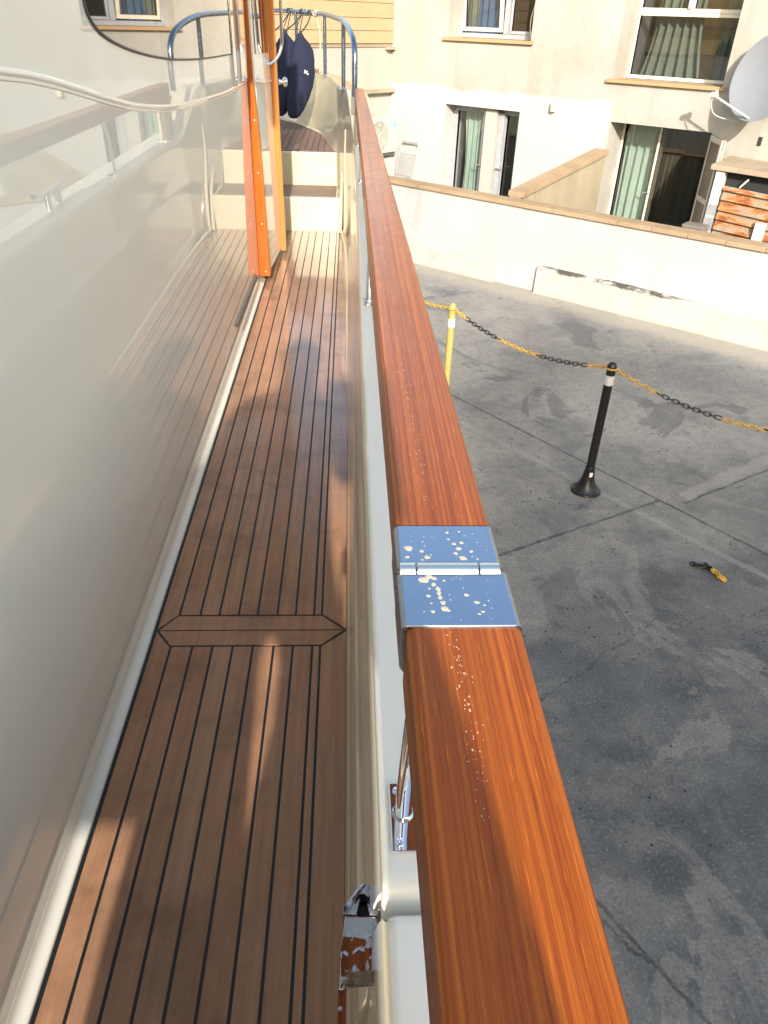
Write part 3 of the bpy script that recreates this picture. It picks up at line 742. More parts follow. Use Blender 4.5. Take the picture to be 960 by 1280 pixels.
# ------------------------------------------------------------------ fenders hanging from the pulpit
def fender(loc, lean_, hang, name_label, mark=False, loop=True, s=1.0):
    top = Vector(loc)
    o = empty('fender', top); tag(o, name_label, 'fender', 'navy fenders hanging at the bow')
    prof = [(.005, 0), (.018, -.010), (.028, -.035), (.062, -.075), (.092, -.13), (.107, -.21), (.109, -.30), (.104, -.40), (.092, -.50), (.074, -.585), (.055, -.635), (.03, -.655), (0, -.66)]
    rings = []
    for k, (r, z) in enumerate(prof):
        t = -z/.66; c_ = Vector((lean_*t*t+.015*math.sin(t*3), -.02*t, z*s)); rings.append([c_+Vector((max(r, .001)*s*(1+.13*math.sin(3*a+t*4)+.06*math.sin(7*a-t*6))*math.cos(a), max(r, .001)*s*(.8+.06*math.cos(2*a+t*4))*math.sin(a), 0)) for a in [2*math.pi*i/24 for i in range(24)]])
    g = MB(); g.loft(rings); bd = g.build('cover', M['navy'], o, 70)
    g = MB(); g.lathe([(.03, -.012), (.036, 0), (.03, .010), (0, .010)], 16, Matrix.Translation((lean_*1.05, -.02, -.668*s))); g.build('end_ring', M['logo'], o)
    g = MB(); h = Vector(hang)-top
    g.tube(cr([(0, 0, -.01), h*.5+Vector((.012, 0, -.012)), h], 6), .006, 6); g.tube([(0, 0, .01), (.004, 0, -.03)], .012, 8)
    g.tube(cr([h+Vector((.02, 0, .02)), h+Vector((0, -.022, 0)), h+Vector((-.02, 0, .018)), h+Vector((-.03, .02, -.01)), h+Vector((-.01, .02, .02)), h+Vector((.03, -.02, -.02))], 4), .009, 6)
    if loop: g.tube(cr([h, h+Vector((-.05, -.01, -.10)), h+Vector((-.075, -.01, -.17)), h+Vector((-.045, -.01, -.19)), h+Vector((-.02, 0, -.10)), h+Vector((.006, 0, -.01))], 6), .0045, 6)
    g.build('rope', M['rope'], o)
    if mark:
        g = MB()
        for dx, dz, w_, h_ in ((.0, 0, .008, .026), (.012, -.010, .014, .008), (.021, -.004, .007, .02), (.032, -.020, .009, .011)):
            a = .42+dx*8; rr = .1125
            g.box(-w_/2, w_/2, -.0015, .0015, -h_/2, h_/2, 0, 2, Matrix.Translation((lean_*.1+math.sin(a)*rr*.98, -math.cos(a)*rr*.86-.005, -.285+dz)) @ Matrix.Rotation(-a*-.9, 4, 'Z') @ Matrix.Rotation(.35, 4, 'Y'))
        g.build('emblem', M['logo'], bd, 0)
    return o
fender((-.425, 7.60, 2.665), -.08, (-.345, 8.02, 2.805), 'rightmost navy fender with the small white emblem, hanging from the bow rail', True, False)
fender((-.565, 7.66, 2.675), -.07, (-.43, 8.20, 2.81), 'middle navy fender hanging from the bow rail behind the emblem one', False, True)
fender((-.70, 7.72, 2.64), -.05, (-.56, 8.42, 2.815), 'leftmost navy fender, mostly hidden behind the cabin door edge', False, True)
g = MB(); g.tube(cr([(-.30, 7.87, 2.81), (-.275, 7.85, 2.72), (-.262, 7.83, 2.66), (-.262, 7.8, 2.5), (-.27, 7.8, 2.36)], 5), .006, 6); g.tube(cr([(-.30, 7.87, 2.83), (-.29, 7.84, 2.80), (-.31, 7.88, 2.785), (-.32, 7.90, 2.81), (-.28, 7.84, 2.82)], 4), .010, 6)
tag(g.build('mooring_line', M['paleropes']), 'thin loose line hanging straight down from the bow rail beside the fenders', 'rope')

# ------------------------------------------------------------------ barrier posts and chain
def barrier(x, y, mat, r, base, label, bandz):
    o = empty('barrier_post', (x, y, 0)); tag(o, label, 'barrier post', 'chain barrier posts')
    g = MB(); g.lathe([(0, .10), (r, .10), (r, .935), (r*1.12, .937), (r*1.12, .955), (r*.9, .972), (r*.5, .984), (0, .987)], 18); g.build('pole', mat, o)
    g = MB(); g.lathe([(.102, .004), (.108, .006), (.104, .018), (.085, .028), (.060, .065), (.044, .115), (.036, .17), (.034, .20), (r+.0005, .205), (r+.0005, .10), (.09, .008)], 26); bs = g.build('base', mat, o)
    if bandz:
        g = MB(); g.lathe([(r+.0012, bandz), (r+.0014, bandz+.002), (r+.0014, bandz+.065), (r+.0012, bandz+.067)], 18); g.build('reflector_band', M['silver'], o)
        g = MB(); g.box(-.012, .012, -.046, -.043, .14, .175, .002); g.build('sticker', M['logo'], bs)
    g = MB(); g.tube([(r*math.cos(a)*1.25, r*math.sin(a)*1.25, .945) for a in [2*math.pi*k/14 for k in range(14)]], .006, 6, True); g.build('chain_ring', M['chainyellow'] if mat == M['blackplastic'] else mat, o)
    return o
barrier(1.715, 4.445, M['blackplastic'], .030, None, 'black barrier post with flared foot and silver tape near its top', .83)
barrier(.803, 5.578, M['yellow'], .028, None, 'yellow barrier post half hidden behind the teak handrail', .80)
barrier(3.22, 3.50, M['blackplastic'], .030, None, 'black barrier post off to the right that carries the chain end', None)
barrier(.42, 6.05, M['yellow'], .028, None, 'yellow barrier post at the quay edge behind the handrail', None)
chain = empty('barrier_chain', (1.715, 4.445, .945)); tag(chain, 'yellow and black plastic chain sagging between the barrier posts', 'chain')
def catpts(a, c, sag, step):
    a, c = Vector(a), Vector(c); n_ = max(4, int((c-a).length/step)); return [a.lerp(c, k/n_)-Vector((0, 0, sag*4*(k/n_)*(1-k/n_))) for k in range(n_+1)]
spans = [((.42, 6.02, .945), (.79, 5.59, .945), .03, [(1.0, 'y')]),
         ((.815, 5.56, .945), (1.70, 4.47, .945), .11, [(.09, 'y'), (.33, 'k'), (.60, 'y'), (.885, 'k'), (1.0, 'y')]),
         ((1.73, 4.43, .945), (3.2, 3.51, .945), .17, [(.17, 'y'), (.40, 'k'), (.55, 'y'), (1.0, 'k')])]
for A_, B_, sg, runs in spans:
    pts = catpts(A_, B_, sg, .033); k0 = 0
    for fr, cn in runs:
        k1 = int(round(fr*(len(pts)-1))); g = MB()
        for k in range(k0, k1):
            p, q = pts[k], pts[k+1]; t = (q-p).normalized(); side = t.cross(Vector((0, 0, 1))).normalized(); up = side.cross(t)
            ax = side if k % 2 else up; ax = (ax+.35*(up if k % 2 else -side)).normalized(); c_ = (p+q)/2; hl = .0235
            loopp = []
            for a in range(12):
                th = 2*math.pi*a/12; loopp.append(c_+t*(hl*math.cos(th)+.006*(1 if math.cos(th) > 0 else -1))*.9+ax*.0125*math.sin(th))
            g.tube(loopp, .0038, 6, True)
        bmesh.ops.translate(g.bm, verts=g.bm.verts, vec=-Vector(chain.location))
        g.build('yellow_links' if cn == 'y' else 'black_links', M['chainyellow'] if cn == 'y' else M['blackplastic'], chain, 60); k0 = k1
# loose piece of chain on the ground
loose = empty('loose_chain_piece', (2.23, 3.47, 0)); tag(loose, 'short black and yellow scrap of chain lying on the concrete', 'chain')
for nm, mt_, path in (('black_links', M['blackplastic'], [(-.075, .10, .012), (-.045, .075, .016), (-.01, .065, .012), (.005, .085, .014), (.012, .055, .013), (.03, .045, .012)]), ('yellow_links', M['chainyellow'], [(.03, .04, .014), (.025, .015, .02), (.045, .0, .014), (.04, -.03, .016), (.06, -.06, .012), (.045, -.045, .025)])):
    g = MB(); P = cr(path, 2)
    for k, (p, q) in enumerate(zip(P, P[1:])):
        t = (q-p).normalized(); ax = t.cross(Vector((0, 0, 1))).normalized() if k % 2 else (t.cross(Vector((.3, .3, 1))).cross(t)).normalized(); c_ = (p+q)/2
        g.tube([c_+t*.021*math.cos(a)+ax*.0115*math.sin(a)+Vector((0, 0, .004)) for a in [2*math.pi*i/10 for i in range(10)]], .0045, 6, True)
    g.build(nm, mt_, loose, 60)

# ------------------------------------------------------------------ yard wall
U = Vector((.75, -.6614, 0)); Nn = Vector((-.6614, -.75, 0)); W0 = Vector((.57, 10.68, 0)); RZ_ = math.atan2(-.6614, .75)
def fac(a, y, z=0): return W0-Nn*2.5+U*a-Nn*y+Vector((0, 0, z))       # house frame: a along, y into the house
yw = empty('yard_wall', W0, RZ_); tag(yw, 'long white yard wall with tan coping and a cracked plinth', 'wall')
def bl(g, x0, x1, y0, y1, z0, z1, bev=0.0): g.box(x0, x1, y0, y1, z0, z1, bev)
g = MB(); bl(g, -2.75, 14, 0, .17, -.02, .945); g.build('wall_body', M['whitewall'], yw)
g = MB(); x = -2.75
while x < 14:
    bl(g, x, x+.395, -.035+random.uniform(-.003, .003), .20, .945, .993+random.uniform(-.002, .002), .006); x += .4
g.build('coping', M['coping'], yw)
def plinth(x0, x1, zt):
    g = MB(); n_ = int((x1-x0)/.06); rings = []
    for k in range(n_+1):
        x = x0+(x1-x0)*k/n_; e = .012*mnoise.noise(Vector((x*5, 0, 0)))+.02*mnoise.noise(Vector((x*1.3, 3, 0))); d_ = -.055+.006*mnoise.noise(Vector((x*4, 7, 0)))
        rings.append([Vector((x, .01, -.01)), Vector((x, d_-.012, -.01)), Vector((x, d_, zt*.5)), Vector((x, d_+.004, zt-.02+e)), Vector((x, d_+.02, zt+e)), Vector((x, .01, zt+e+.012))])
    g.loft(rings); return g.build('plinth', M['plinth'], yw, 30)
plinth(-2.75, 1.76, .27); plinth(2.36, 14, .315)
# partition between the two terraces
pw = empty('terrace_partition', fac(1.80, -1.25, 0), RZ_); tag(pw, 'sloping yellowish partition wall with tan coping between two terraces', 'wall')
g = MB(); g.prism([(-.07, -1.05, 0), (-.07, 1.245, 0), (-.07, 1.245, 1.28), (-.07, -1.05, 1.0)], (.14, 0, 0)); g.build('wall_body', M['partition'], pw)
g = MB(); g.prism([(-.11, -1.05, 1.002), (-.11, 1.245, 1.282), (-.11, 1.245, 1.345), (-.11, -1.05, 1.065)], (.22, 0, 0), .006); g.build('coping', M['coping'], pw)
g = MB()
for yy in (-.72, -.12): g.box(.068, .078, yy, yy+.05, 0, 1.04+(yy+1.05)*.122-.05)
g.build('pilaster', M['concrete'], pw)

# ------------------------------------------------------------------ house
house = empty('house', fac(0, 0, 0), RZ_); tag(house, 'cream plastered house with clay sills and green curtains behind the white wall', 'house')
ops = [(-.985, .445, 2.57, 3.85), (-.945, .405, -.02, 1.688), (1.765, 3.235, 2.195, 3.9), (1.85, 3.25, -.02, 1.688), (5.4, 6.8, 2.2, 3.9), (5.4, 6.8, -.02, 1.688)]
def wallmesh(x0, x1, z0, z1, ops, th):
    xs = sorted({x0, x1, *[o[0] for o in ops], *[o[1] for o in ops]}); zs = sorted({z0, z1, *[o[2] for o in ops], *[o[3] for o in ops]})
    g = MB()
    for xa, xb in zip(xs, xs[1:]):
        for za, zb in zip(zs, zs[1:]):
            mx, mz = (xa+xb)/2, (za+zb)/2
            if any(o[0] < mx < o[1] and o[2] < mz < o[3] for o in ops): continue
            vs = [g.bm.verts.new(p) for p in ((xa, 0, za), (xb, 0, za), (xb, 0, zb), (xa, 0, zb))]; g.bm.faces.new(vs)
            vs = [g.bm.verts.new(p) for p in ((xa, th, za), (xb, th, za), (xb, th, zb), (xa, th, zb))]; g.bm.faces.new(vs)
    for xa, xb, za, zb in ops:
        for q in (((xa, 0, za), (xa, th, za), (xa, th, zb), (xa, 0, zb)), ((xb, 0, za), (xb, th, za), (xb, th, zb), (xb, 0, zb)), ((xa, 0, zb), (xb, 0, zb), (xb, th, zb), (xa, th, zb)), ((xa, 0, za), (xb, 0, za), (xb, th, za), (xa, th, za))):
            g.bm.faces.new([g.bm.verts.new(p) for p in q])
    return g
TH = .50
wl = wallmesh(-2.06, 14, -.02, 6.6, ops, TH).build('wall', M['facade'], house, 0)
g = MB(); g.box(-2.1, 14.2, -.25, 8.2, 6.6, 6.75); g.box(-2.06, 14, TH+.6, 8, -.02, 6.6); rf = g.build('roof', M['coping'], house)
def curtain(x0, x1, y, z0, z1, mat, parent, amp=.03, waves=9, gather=0.0):
    g = MB(); nx, nz = waves*8, 8; rows = []
    for j in range(nz+1):
        t = j/nz; row = []
        for i in range(nx+1):
            s_ = i/nx; sh = gather*math.sin(math.pi*t)*(.5-s_)
            row.append(Vector((x0+(x1-x0)*s_+sh, y+amp*math.sin(s_*waves*2*math.pi+.5*math.sin(t*3+s_*5))*(.6+.4*(1-t))+.008*math.sin(9*s_+4*t), z0+(z1-z0)*t)))
        rows.append(row)
    g.loft(rows, False, False); return g.build('curtain', mat, parent, 80)
def frame(g, x0, x1, z0, z1, y, w=.055, d=.05):
    for q in ((x0, x0+w, z0, z1), (x1-w, x1, z0, z1), (x0+w, x1-w, z0, z0+w), (x0+w, x1-w, z1-w, z1)): g.box(q[0], q[1], y, y+d, q[2], q[3], .004)
def pane(x0, x1, z0, z1, y, parent, mat='glass'):
    me = bpy.data.meshes.new('pane'); me.from_pydata([(x0, y, z0), (x1, y, z0), (x1, y, z1), (x0, y, z1)], [], [(0, 1, 2, 3)])
    me.materials.append(M[mat]); o = bpy.data.objects.new('pane', me); COL.objects.link(o); o.parent = parent; return o
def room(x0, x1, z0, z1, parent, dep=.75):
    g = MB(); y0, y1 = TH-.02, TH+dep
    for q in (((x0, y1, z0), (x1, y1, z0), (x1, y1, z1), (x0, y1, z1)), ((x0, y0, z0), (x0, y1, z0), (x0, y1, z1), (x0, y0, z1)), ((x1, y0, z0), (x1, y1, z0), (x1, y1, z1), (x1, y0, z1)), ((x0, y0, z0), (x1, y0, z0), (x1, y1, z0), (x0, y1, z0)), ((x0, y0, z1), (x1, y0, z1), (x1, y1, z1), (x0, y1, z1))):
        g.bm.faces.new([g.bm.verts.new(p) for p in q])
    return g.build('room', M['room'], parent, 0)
def sill(x0, x1, z, parent):
    g = MB(); g.box(x0-.07, x1+.05, -.05, .28, z-.045, z-.002, .006); return g.build('sill', M['sill'], parent)
def whole(g, name, mat): return g.build(name, mat, house)
# upper left window: grey frame, left sash tilted, blue curtain
d0 = .30
g = MB(); frame(g, -.985, .445, 2.575, 3.85, d0, .06, .06); g.box(-.20, -.12, d0-.01, d0+.06, 2.635, 3.79, .004); wUL = whole(g, 'window', M['frame'])
g = MB(); mt = Matrix.Translation((-.915, d0+.02, 2.66)) @ Matrix.Rotation(R(6), 4, 'X')
for q in ((0, .05, 0, 1.1), (.64, .69, 0, 1.1), (.05, .64, 0, .05), (.05, .64, 1.05, 1.1)): g.box(q[0], q[1], -.03, .012, q[2], q[3], .004, 2, mt)
g.build('sash', M['palefr'], wUL)
g = MB(); frame(g, -.11, .385, 2.64, 3.79, d0+.01, .04, .04); g.build('sash', M['frame'], wUL)
pane(-.07, .345, 2.68, 3.75, d0+.03, wUL, 'glasssmoke'); po_ = pane(.05, .64, .05, 1.05, -.005, wUL)
po_.data.transform(mt)
curtain(-.80, -.20, d0+.22, 2.55, 3.9, M['curtainblue'], wUL, .03, 5); curtain(-.96, -.78, d0+.20, 2.55, 3.9, M['curtaingrey'], wUL, .02, 2)
room(-.985, .445, 2.55, 3.85, wUL); sill(-.985, .445, 2.575, wUL)
g = MB(); g.tube(cr([(.35, d0-.05, 3.4), (.36, d0-.10, 3.1), (.31, d0-.12, 2.85), (.32, d0-.12, 2.68), (.36, d0-.13, 2.60)], 5), .008, 6); g.build('cord', M['palefr'], wUL)
# lower left french doors with a white post between
d0 = .25
g = MB(); frame(g, -.944, -.26, -.02, 1.687, d0, .09, .06); frame(g, -.02, .404, -.02, 1.687, d0-.02, .09, .06); dL = whole(g, 'french_door', M['frame'])
g = MB(); g.box(-.245, -.035, .09, d0+.05, -.02, 1.686, .004); g.build('door_post', M['whitereveal'], dL)
pane(-.855, -.35, .07, 1.60, d0+.03, dL); pane(.07, .315, .07, 1.60, d0+.01, dL)
g = MB(); g.box(-.35, -.26, d0-.05, d0-.002, -.02, 1.62, .004); g.box(-.03, .06, d0-.09, d0-.022, -.02, 1.62, .004); g.build('door_leaf', M['frame'], dL)
for hx, sg_ in ((-.30, -1), (.02, 1)):
    g = MB(); yy = d0-.05 if sg_ < 0 else d0-.09
    g.tube([(hx, yy, .86), (hx, yy-.05, .86), (hx+.11*sg_, yy-.05, .865)], .010, 8); g.build('handle', M['chrome'], dL)
curtain(-.80, -.36, d0+.12, 0, 1.66, M['curtain'], dL, .035, 4, .12); curtain(.16, .36, d0+.14, 0, 1.66, M['curtain'], dL, .03, 2); room(-.945, .42, -.02, 1.688, dL, .5)
# upper right window with transom
d0 = .44
g = MB(); frame(g, 1.77, 3.23, 2.20, 2.955, d0, .04, .05); frame(g, 1.77, 2.47, 2.957, 3.88, d0-.005, .045, .05); frame(g, 2.472, 3.23, 2.957, 3.88, d0-.005, .045, .05); wUR = whole(g, 'window', M['palefr'])
pane(1.81, 3.19, 2.24, 2.92, d0+.03, wUR); pane(1.815, 2.425, 3.0, 3.84, d0+.03, wUR); pane(2.517, 3.19, 3.0, 3.84, d0+.03, wUR)
g = MB(); g.box(2.44, 2.48, d0-.04, d0-.005, 3.0, 3.05, .004); g.build('catch', M['zinc'], wUR)
curtain(1.84, 2.75, d0+.18, 2.1, 3.95, M['curtaingrey'], wUR, .05, 6, .3); curtain(2.85, 3.1, d0+.22, 2.1, 3.95, M['curtaingrey'], wUR, .03, 2)
room(1.765, 3.235, 2.18, 3.9, wUR); sill(1.765, 3.235, 2.198, wUR)
# lower right sliding door, mint curtain left, smoked leaf right
g = MB(); frame(g, 1.855, 2.46, -.02, 1.687, d0, .045, .06); frame(g, 2.42, 3.245, -.02, 1.687, d0-.04, .035, .038); dR = whole(g, 'glass_door', M['palefr'])
pane(1.90, 2.415, .03, 1.64, d0+.03, dR); pane(2.455, 3.21, .02, 1.65, d0-.02, dR, 'glasssmoke')
g = MB(); g.tube([(2.44, d0-.04, .80), (2.44, d0-.075, .80), (2.36, d0-.075, .805)], .010, 8); g.build('handle', M['chrome'], dR)
curtain(1.90, 2.46, d0+.12, 0, 1.67, M['curtain'], dR, .03, 5); curtain(2.50, 3.0, d0+.20, 0, 1.67, M['curtaingrey'], dR, .04, 4); room(1.85, 3.25, -.02, 1.688, dR, .5)
# open outer leaf at the right jamb
g = MB(); mt = Matrix.Translation((3.27, -.01, 0)) @ Matrix.Rotation(R(-56), 4, 'Z')
g.box(0, .50, -.02, .02, .02, 1.66, .004, 2, mt); lf = g.build('open_leaf', M['brownglass'], dR)
g = MB()
for q in ((.0, .05, .02, 1.66), (.45, .50, .02, 1.66), (.05, .45, 1.60, 1.66), (.05, .45, .9, .96)): g.box(q[0], q[1], -.026, .026, q[2], q[3], .003, 2, mt)
g.build('leaf_frame', M['palefr'], lf)
# right-hand bays outside the frame
g = MB(); frame(g, 5.4, 6.8, 2.2, 3.9, .17, .05, .06); w5 = whole(g, 'window', M['frame']); pane(5.45, 6.75, 2.25, 3.85, .2, w5); room(5.4, 6.8, 2.2, 3.9, w5); sill(5.4, 6.8, 2.2, w5); curtain(5.5, 6.2, .4, 2.2, 3.9, M['curtain'], w5, .03, 5)
g = MB(); frame(g, 5.4, 6.8, -.02, 1.688, .17, .05, .06); w6 = whole(g, 'glass_door', M['frame']); pane(5.45, 6.75, .04, 1.63, .2, w6); room(5.4, 6.8, 0, 1.688, w6)
# small vent in the wall
g = MB(); g.box(3.83, 3.875, -.012, .02, 1.60, 1.70, .004); g.build('vent', M['dark'], house)

# wall lamp
lp = empty('wall_lamp', fac(.962, 0, 1.80), RZ_); tag(lp, 'small cream bulkhead lamp on the white painted house wall', 'lamp')
g = MB(); g.box(-.028, .028, -.02, 0, -.075, .075, .006); g.build('back_plate', M['zinc'], lp)
g = MB(); g.lathe([(0, -.062), (.03, -.06), (.036, -.045), (.036, .045), (.03, .06), (0, .062)], 16, Matrix.Translation((0, -.052, 0))); g.build('lamp_shade', M['lamp'], lp)

# satellite dish
ds = empty('satellite_dish', fac(3.66, 0, 2.02), RZ_); tag(ds, 'grey satellite dish on a bracket beside the upper right window', 'satellite dish')
DN = Vector((-.40, -.88, .24)).normalized(); DC = Vector((.20, -.36, .31))
q_ = DN.to_track_quat('Z', 'Y').to_matrix().to_4x4(); mt = Matrix.Translation(DC) @ q_
g = MB()
pr = [(r*.46, .085*(r**2)) for r in (0, .2, .4, .6, .8, .95, 1.0)]
g.lathe(pr+[(.465, .083), (.462, .072), (.42, .058), (.2, .002), (0, -.012)], 40, mt); dd = g.build('reflector', M['dish'], ds, 50)
low = mt @ Vector((0, 0, 0)); 
dwn = (Vector((0, 0, -1))-DN*DN.dot(Vector((0, 0, -1)))).normalized(); edge_ = DC+dwn*.43+DN*.08
lnb = Vector((-.35, -.52, .12))
g = MB(); g.tube([edge_-DN*.06, edge_, lnb], .013, 8); g.build('arm', M['zinc'], ds)
g = MB(); dv = (DC-lnb).normalized(); g.lathe([(0, -.03), (.03, -.03), (.034, .0), (.026, .02), (.036, .05), (.038, .06), (0, .06)], 14, Matrix.Translation(lnb) @ dv.to_track_quat('Z', 'Y').to_matrix().to_4x4()); g.build('receiver', M['zinc'], ds)
g = MB(); g.tube([DC-DN*.02, DC+Vector((.10, .22, -.05)), (.34, -.10, .14), (.34, 0, .10)], .02, 8); g.tube([edge_-DN*.03, (.12, -.22, -.06), (.30, -.02, -.02)], .014, 8); g.box(.27, .41, -.02, 0, -.06, .20, .004); g.blob((.16, -.26, -.04), .04, .04, .035); g.build('bracket', M['zinc'], ds)
g = MB(); g.tube(cr([lnb, lnb+Vector((-.01, .05, -.10)), lnb+Vector((.06, .10, -.22)), (-.02, -.30, -.16), edge_+Vector((.02, 0, -.03))], 6), .007, 6); g.build('cable', M['wire'], ds)

# shed corner: striped post, rusty sheet, ledge, box
sh = empty('garden_shed', fac(3.65, -.6, 0), RZ_); tag(sh, 'low shed with rusty corrugated sheet and mortared ledge under the dish', 'shed')
g = MB(); g.prism([(-.10, -.10, 1.365), (1.6, -.10, 1.33), (1.6, .58, 1.33), (-.10, .58, 1.40)], (0, 0, .06), .01); g.build('roof_ledge', M['concrete'], sh)
g = MB(); g.prism([(-.03, -.06, 0), (.075, -.06, 0), (.075, .06, 0), (-.03, .06, 0)], (0, 0, 1.36), .004); pst = g.build('post', M['paintpost'], sh)
for k, (za, zb) in enumerate(((.66, .82), (.845, .975), (.5, .635))):
    g = MB(); g.box(-.033, .078, -.063, .0625, za, zb); g.build('band', M['greyband'], pst)
g = MB(); rings = []
for k in range(100):
    z = .0+1.20*k/99; ph = (z/.115) % 1.0; dy = -.035+.05*ph
    rings.append([Vector((x, dy-.03+.01*math.sin(x*7), z-.05*(x-.1))) for x in (.10, .35, .6, .9, 1.3, 1.6)])
g.loft(rings, False, False); g.build('rusty_sheet', M['rust'], sh, 20)
g = MB(); g.box(.08, 1.6, .06, .075, 0, 1.34); g.build('dark_interior', M['dark'], sh)
g = MB(); g.tube([(.28, -.02, 1.20), (.36, -.03, 1.30)], .012, 6); g.build('brace', M['paintpost'], sh)
g = MB(); g.box(.60, .72, -.12, -.05, 0, .86, .004); g.build('batten', M['paintpost'], sh)
bx = empty('storage_box', fac(3.60, -.86, 0), RZ_); tag(bx, 'small grey brown box below the striped post behind the wall', 'box')
g = MB(); g.box(-.13, .13, -.10, .10, 0, .72, .008); g.build('box_body', M['greybox'], bx)
g = MB(); g.box(-.14, .14, -.11, .11, .722, .755, .006); g.build('lid', M['greybox'], bx)
g = MB(); g.box(.05, .10, -.104, -.10, .64, .67, .001); g.build('label_plate', M['logo'], bx)

# building with sandy boards on the left (its face is square to the house)
WR = math.atan2(Nn.y, Nn.x)
C0 = Vector((.68, 13.916, 0))
wing = empty('boarded_building', C0, WR); tag(wing, 'building clad in sandy horizontal boards above a white wall, behind the bow rail', 'building')
# local x runs out from the corner, local y = right-hand normal -> face is at y = 0 and the body lies at negative y
sgn = 1 if (Matrix.Rotation(WR, 3, 'Z') @ Vector((0, 1, 0))).dot(U) > 0 else -1
def wb_(g, x0, x1, y0, y1, z0, z1, bev=0.0): g.box(x0, x1, min(sgn*y0, sgn*y1), max(sgn*y0, sgn*y1), z0, z1, bev)
g = MB(); wb_(g, 0, 3.4, -6, 0, -.02, 4.02); g.build('wall', M['whitereveal'], wing)
bdo = MB()
zc = 2.45
for hh in (.165, .165, .19, .17, .17, .17, .17, .18, .17): wb_(bdo, .03, 3.45, .0, .035, zc, zc+hh-.006, .003); zc += hh
bdo.build('cladding', M['boards'], wing)
g = MB(); wb_(g, .03, 3.45, .0, .015, 2.40, 2.447); g.build('drip_shadow', M['concrete'], wing)
g = MB(); wb_(g, -.0, .80, 0, .10, 1.775, 1.825, .008); wb_(g, .02, .18, 0, .09, 2.365, 2.40, .004); g.build('ledge', M['partition'], wing)
def acunit(x0, x1, z0, z1, label, lower=False):
    o = empty('air_conditioner', C0+Nn*((x0+x1)/2)+U*.25+Vector((0, 0, z0)), WR); tag(o, label, 'air conditioner', 'air conditioners by the house corner')
    w_ = (x1-x0)/2; h_ = z1-z0
    g = MB(); wb_(g, -w_, w_, -.12, .15, 0, h_, .015); g.build('casing', M['acbody'], o)
    g = MB(); cxx = w_*.18; r_ = min(.23, h_*.42)
    mt_ = Matrix.Translation((cxx, sgn*.152, h_*.48)) @ Matrix.Rotation(R(-90*sgn), 4, 'X')
    g.lathe([(0, .001), (r_, .001), (r_+.012, .008), (r_+.02, .0), (0, -.01)], 28, mt_); fan = g.build('fan_grille', M['acgrill'], o)
    g = MB()
    for k in range(1, 5): g.tube([mt_ @ Vector((r_*k/5*math.cos(a), r_*k/5*math.sin(a), .006)) for a in [2*math.pi*i/24 for i in range(24)]], .004, 5, True)
    for k in range(8): g.tube([mt_ @ Vector((0, 0, .008)), mt_ @ Vector((r_*math.cos(k*math.pi/4), r_*math.sin(k*math.pi/4), .008))], .004, 5)
    g.build('fan_guard', M['acbody'], fan)
    g = MB(); wb_(g, -w_+.03, -w_+.12, .15, .153, h_-.16, h_-.07); g.build('label_plate', M['bluelabel'] if not lower else M['greenlabel'], o)
    g = MB(); wb_(g, -w_+.02, w_-.02, -.10, .13, -.055, -.001); g.build('bracket', M['gasket'], o)
    g = MB(); g.blob((-w_+.10, sgn*.155, h_-.23), .022, .02, .016); g.build('valve', M['zinc'], o)
    return o
acunit(.30, 1.10, .955, 1.465, 'upper air conditioner with a round fan, behind the far end of the handrail')
acunit(.33, 1.10, .36, .87, 'lower air conditioner with a green label, under the upper one', True)
# white wire rack leaning at the house wall
rk = empty('wire_rack', fac(-1.58, -.17, .42), RZ_); tag(rk, 'white wire rack with dark handle leaning on the house wall', 'rack')
def rp_(x, z): return Vector((x+.11*(z-.35), .02+.10*(z), z))
g = MB()
for x in (-.18, .18): g.tube([rp_(x*.95, -.4), rp_(x, .62), rp_(x*.9, .66)], .009, 6)
for k in range(11): g.tube([rp_(-.18, .0+.052*k), rp_(.18, .0+.052*k)], .0042, 5)
for k in range(8): g.tube([rp_(-.18+.36*k/7, -.2), rp_(-.18+.36*k/7, .54)], .0042, 5)
g.build('wire_frame', M['wire'], rk)
g = MB(); g.tube([rp_(-.16, .665), rp_(.16, .665)], .013, 8); g.build('handle', M['greyband'], rk)
g = MB(); g.box(.07, .10, .0, .05, .13, .17, .004); g.tube([rp_(-.17, .16), rp_(.10, .15)], .008, 6); g.build('clip', M['greyband'], rk)

# ------------------------------------------------------------------ unseen tall block added behind the photographer, its roofline shaped to shade the yard
ab = empty('shade_block', (14, -44, 0)); tag(ab, 'tall beige block added far behind, out of view, to shade the yard', 'building')
g = MB(); g.prism([(-12.79, 4, 0), (-12.79, 4, 20.3), (-12.34, 4, 20.8), (-11.77, 4, 21.2), (-10.94, 4, 21.4), (-9.8, 4, 20.85), (-9.54, 4, 20.6), (-8.5, 4, 20.4), (40, 4, 20.2), (40, 4, 0)], (0, -12, 0)); g.build('wall', M['shadeblock'], ab)
for fl in range(6):
    for k in range(9):
        g = MB(); g.box(-10+k*4.5, -8.4+k*4.5, 4.0, 4.06, 2+fl*2.9, 3.6+fl*2.9); g.build('window', M['glassdark'], ab, 0)

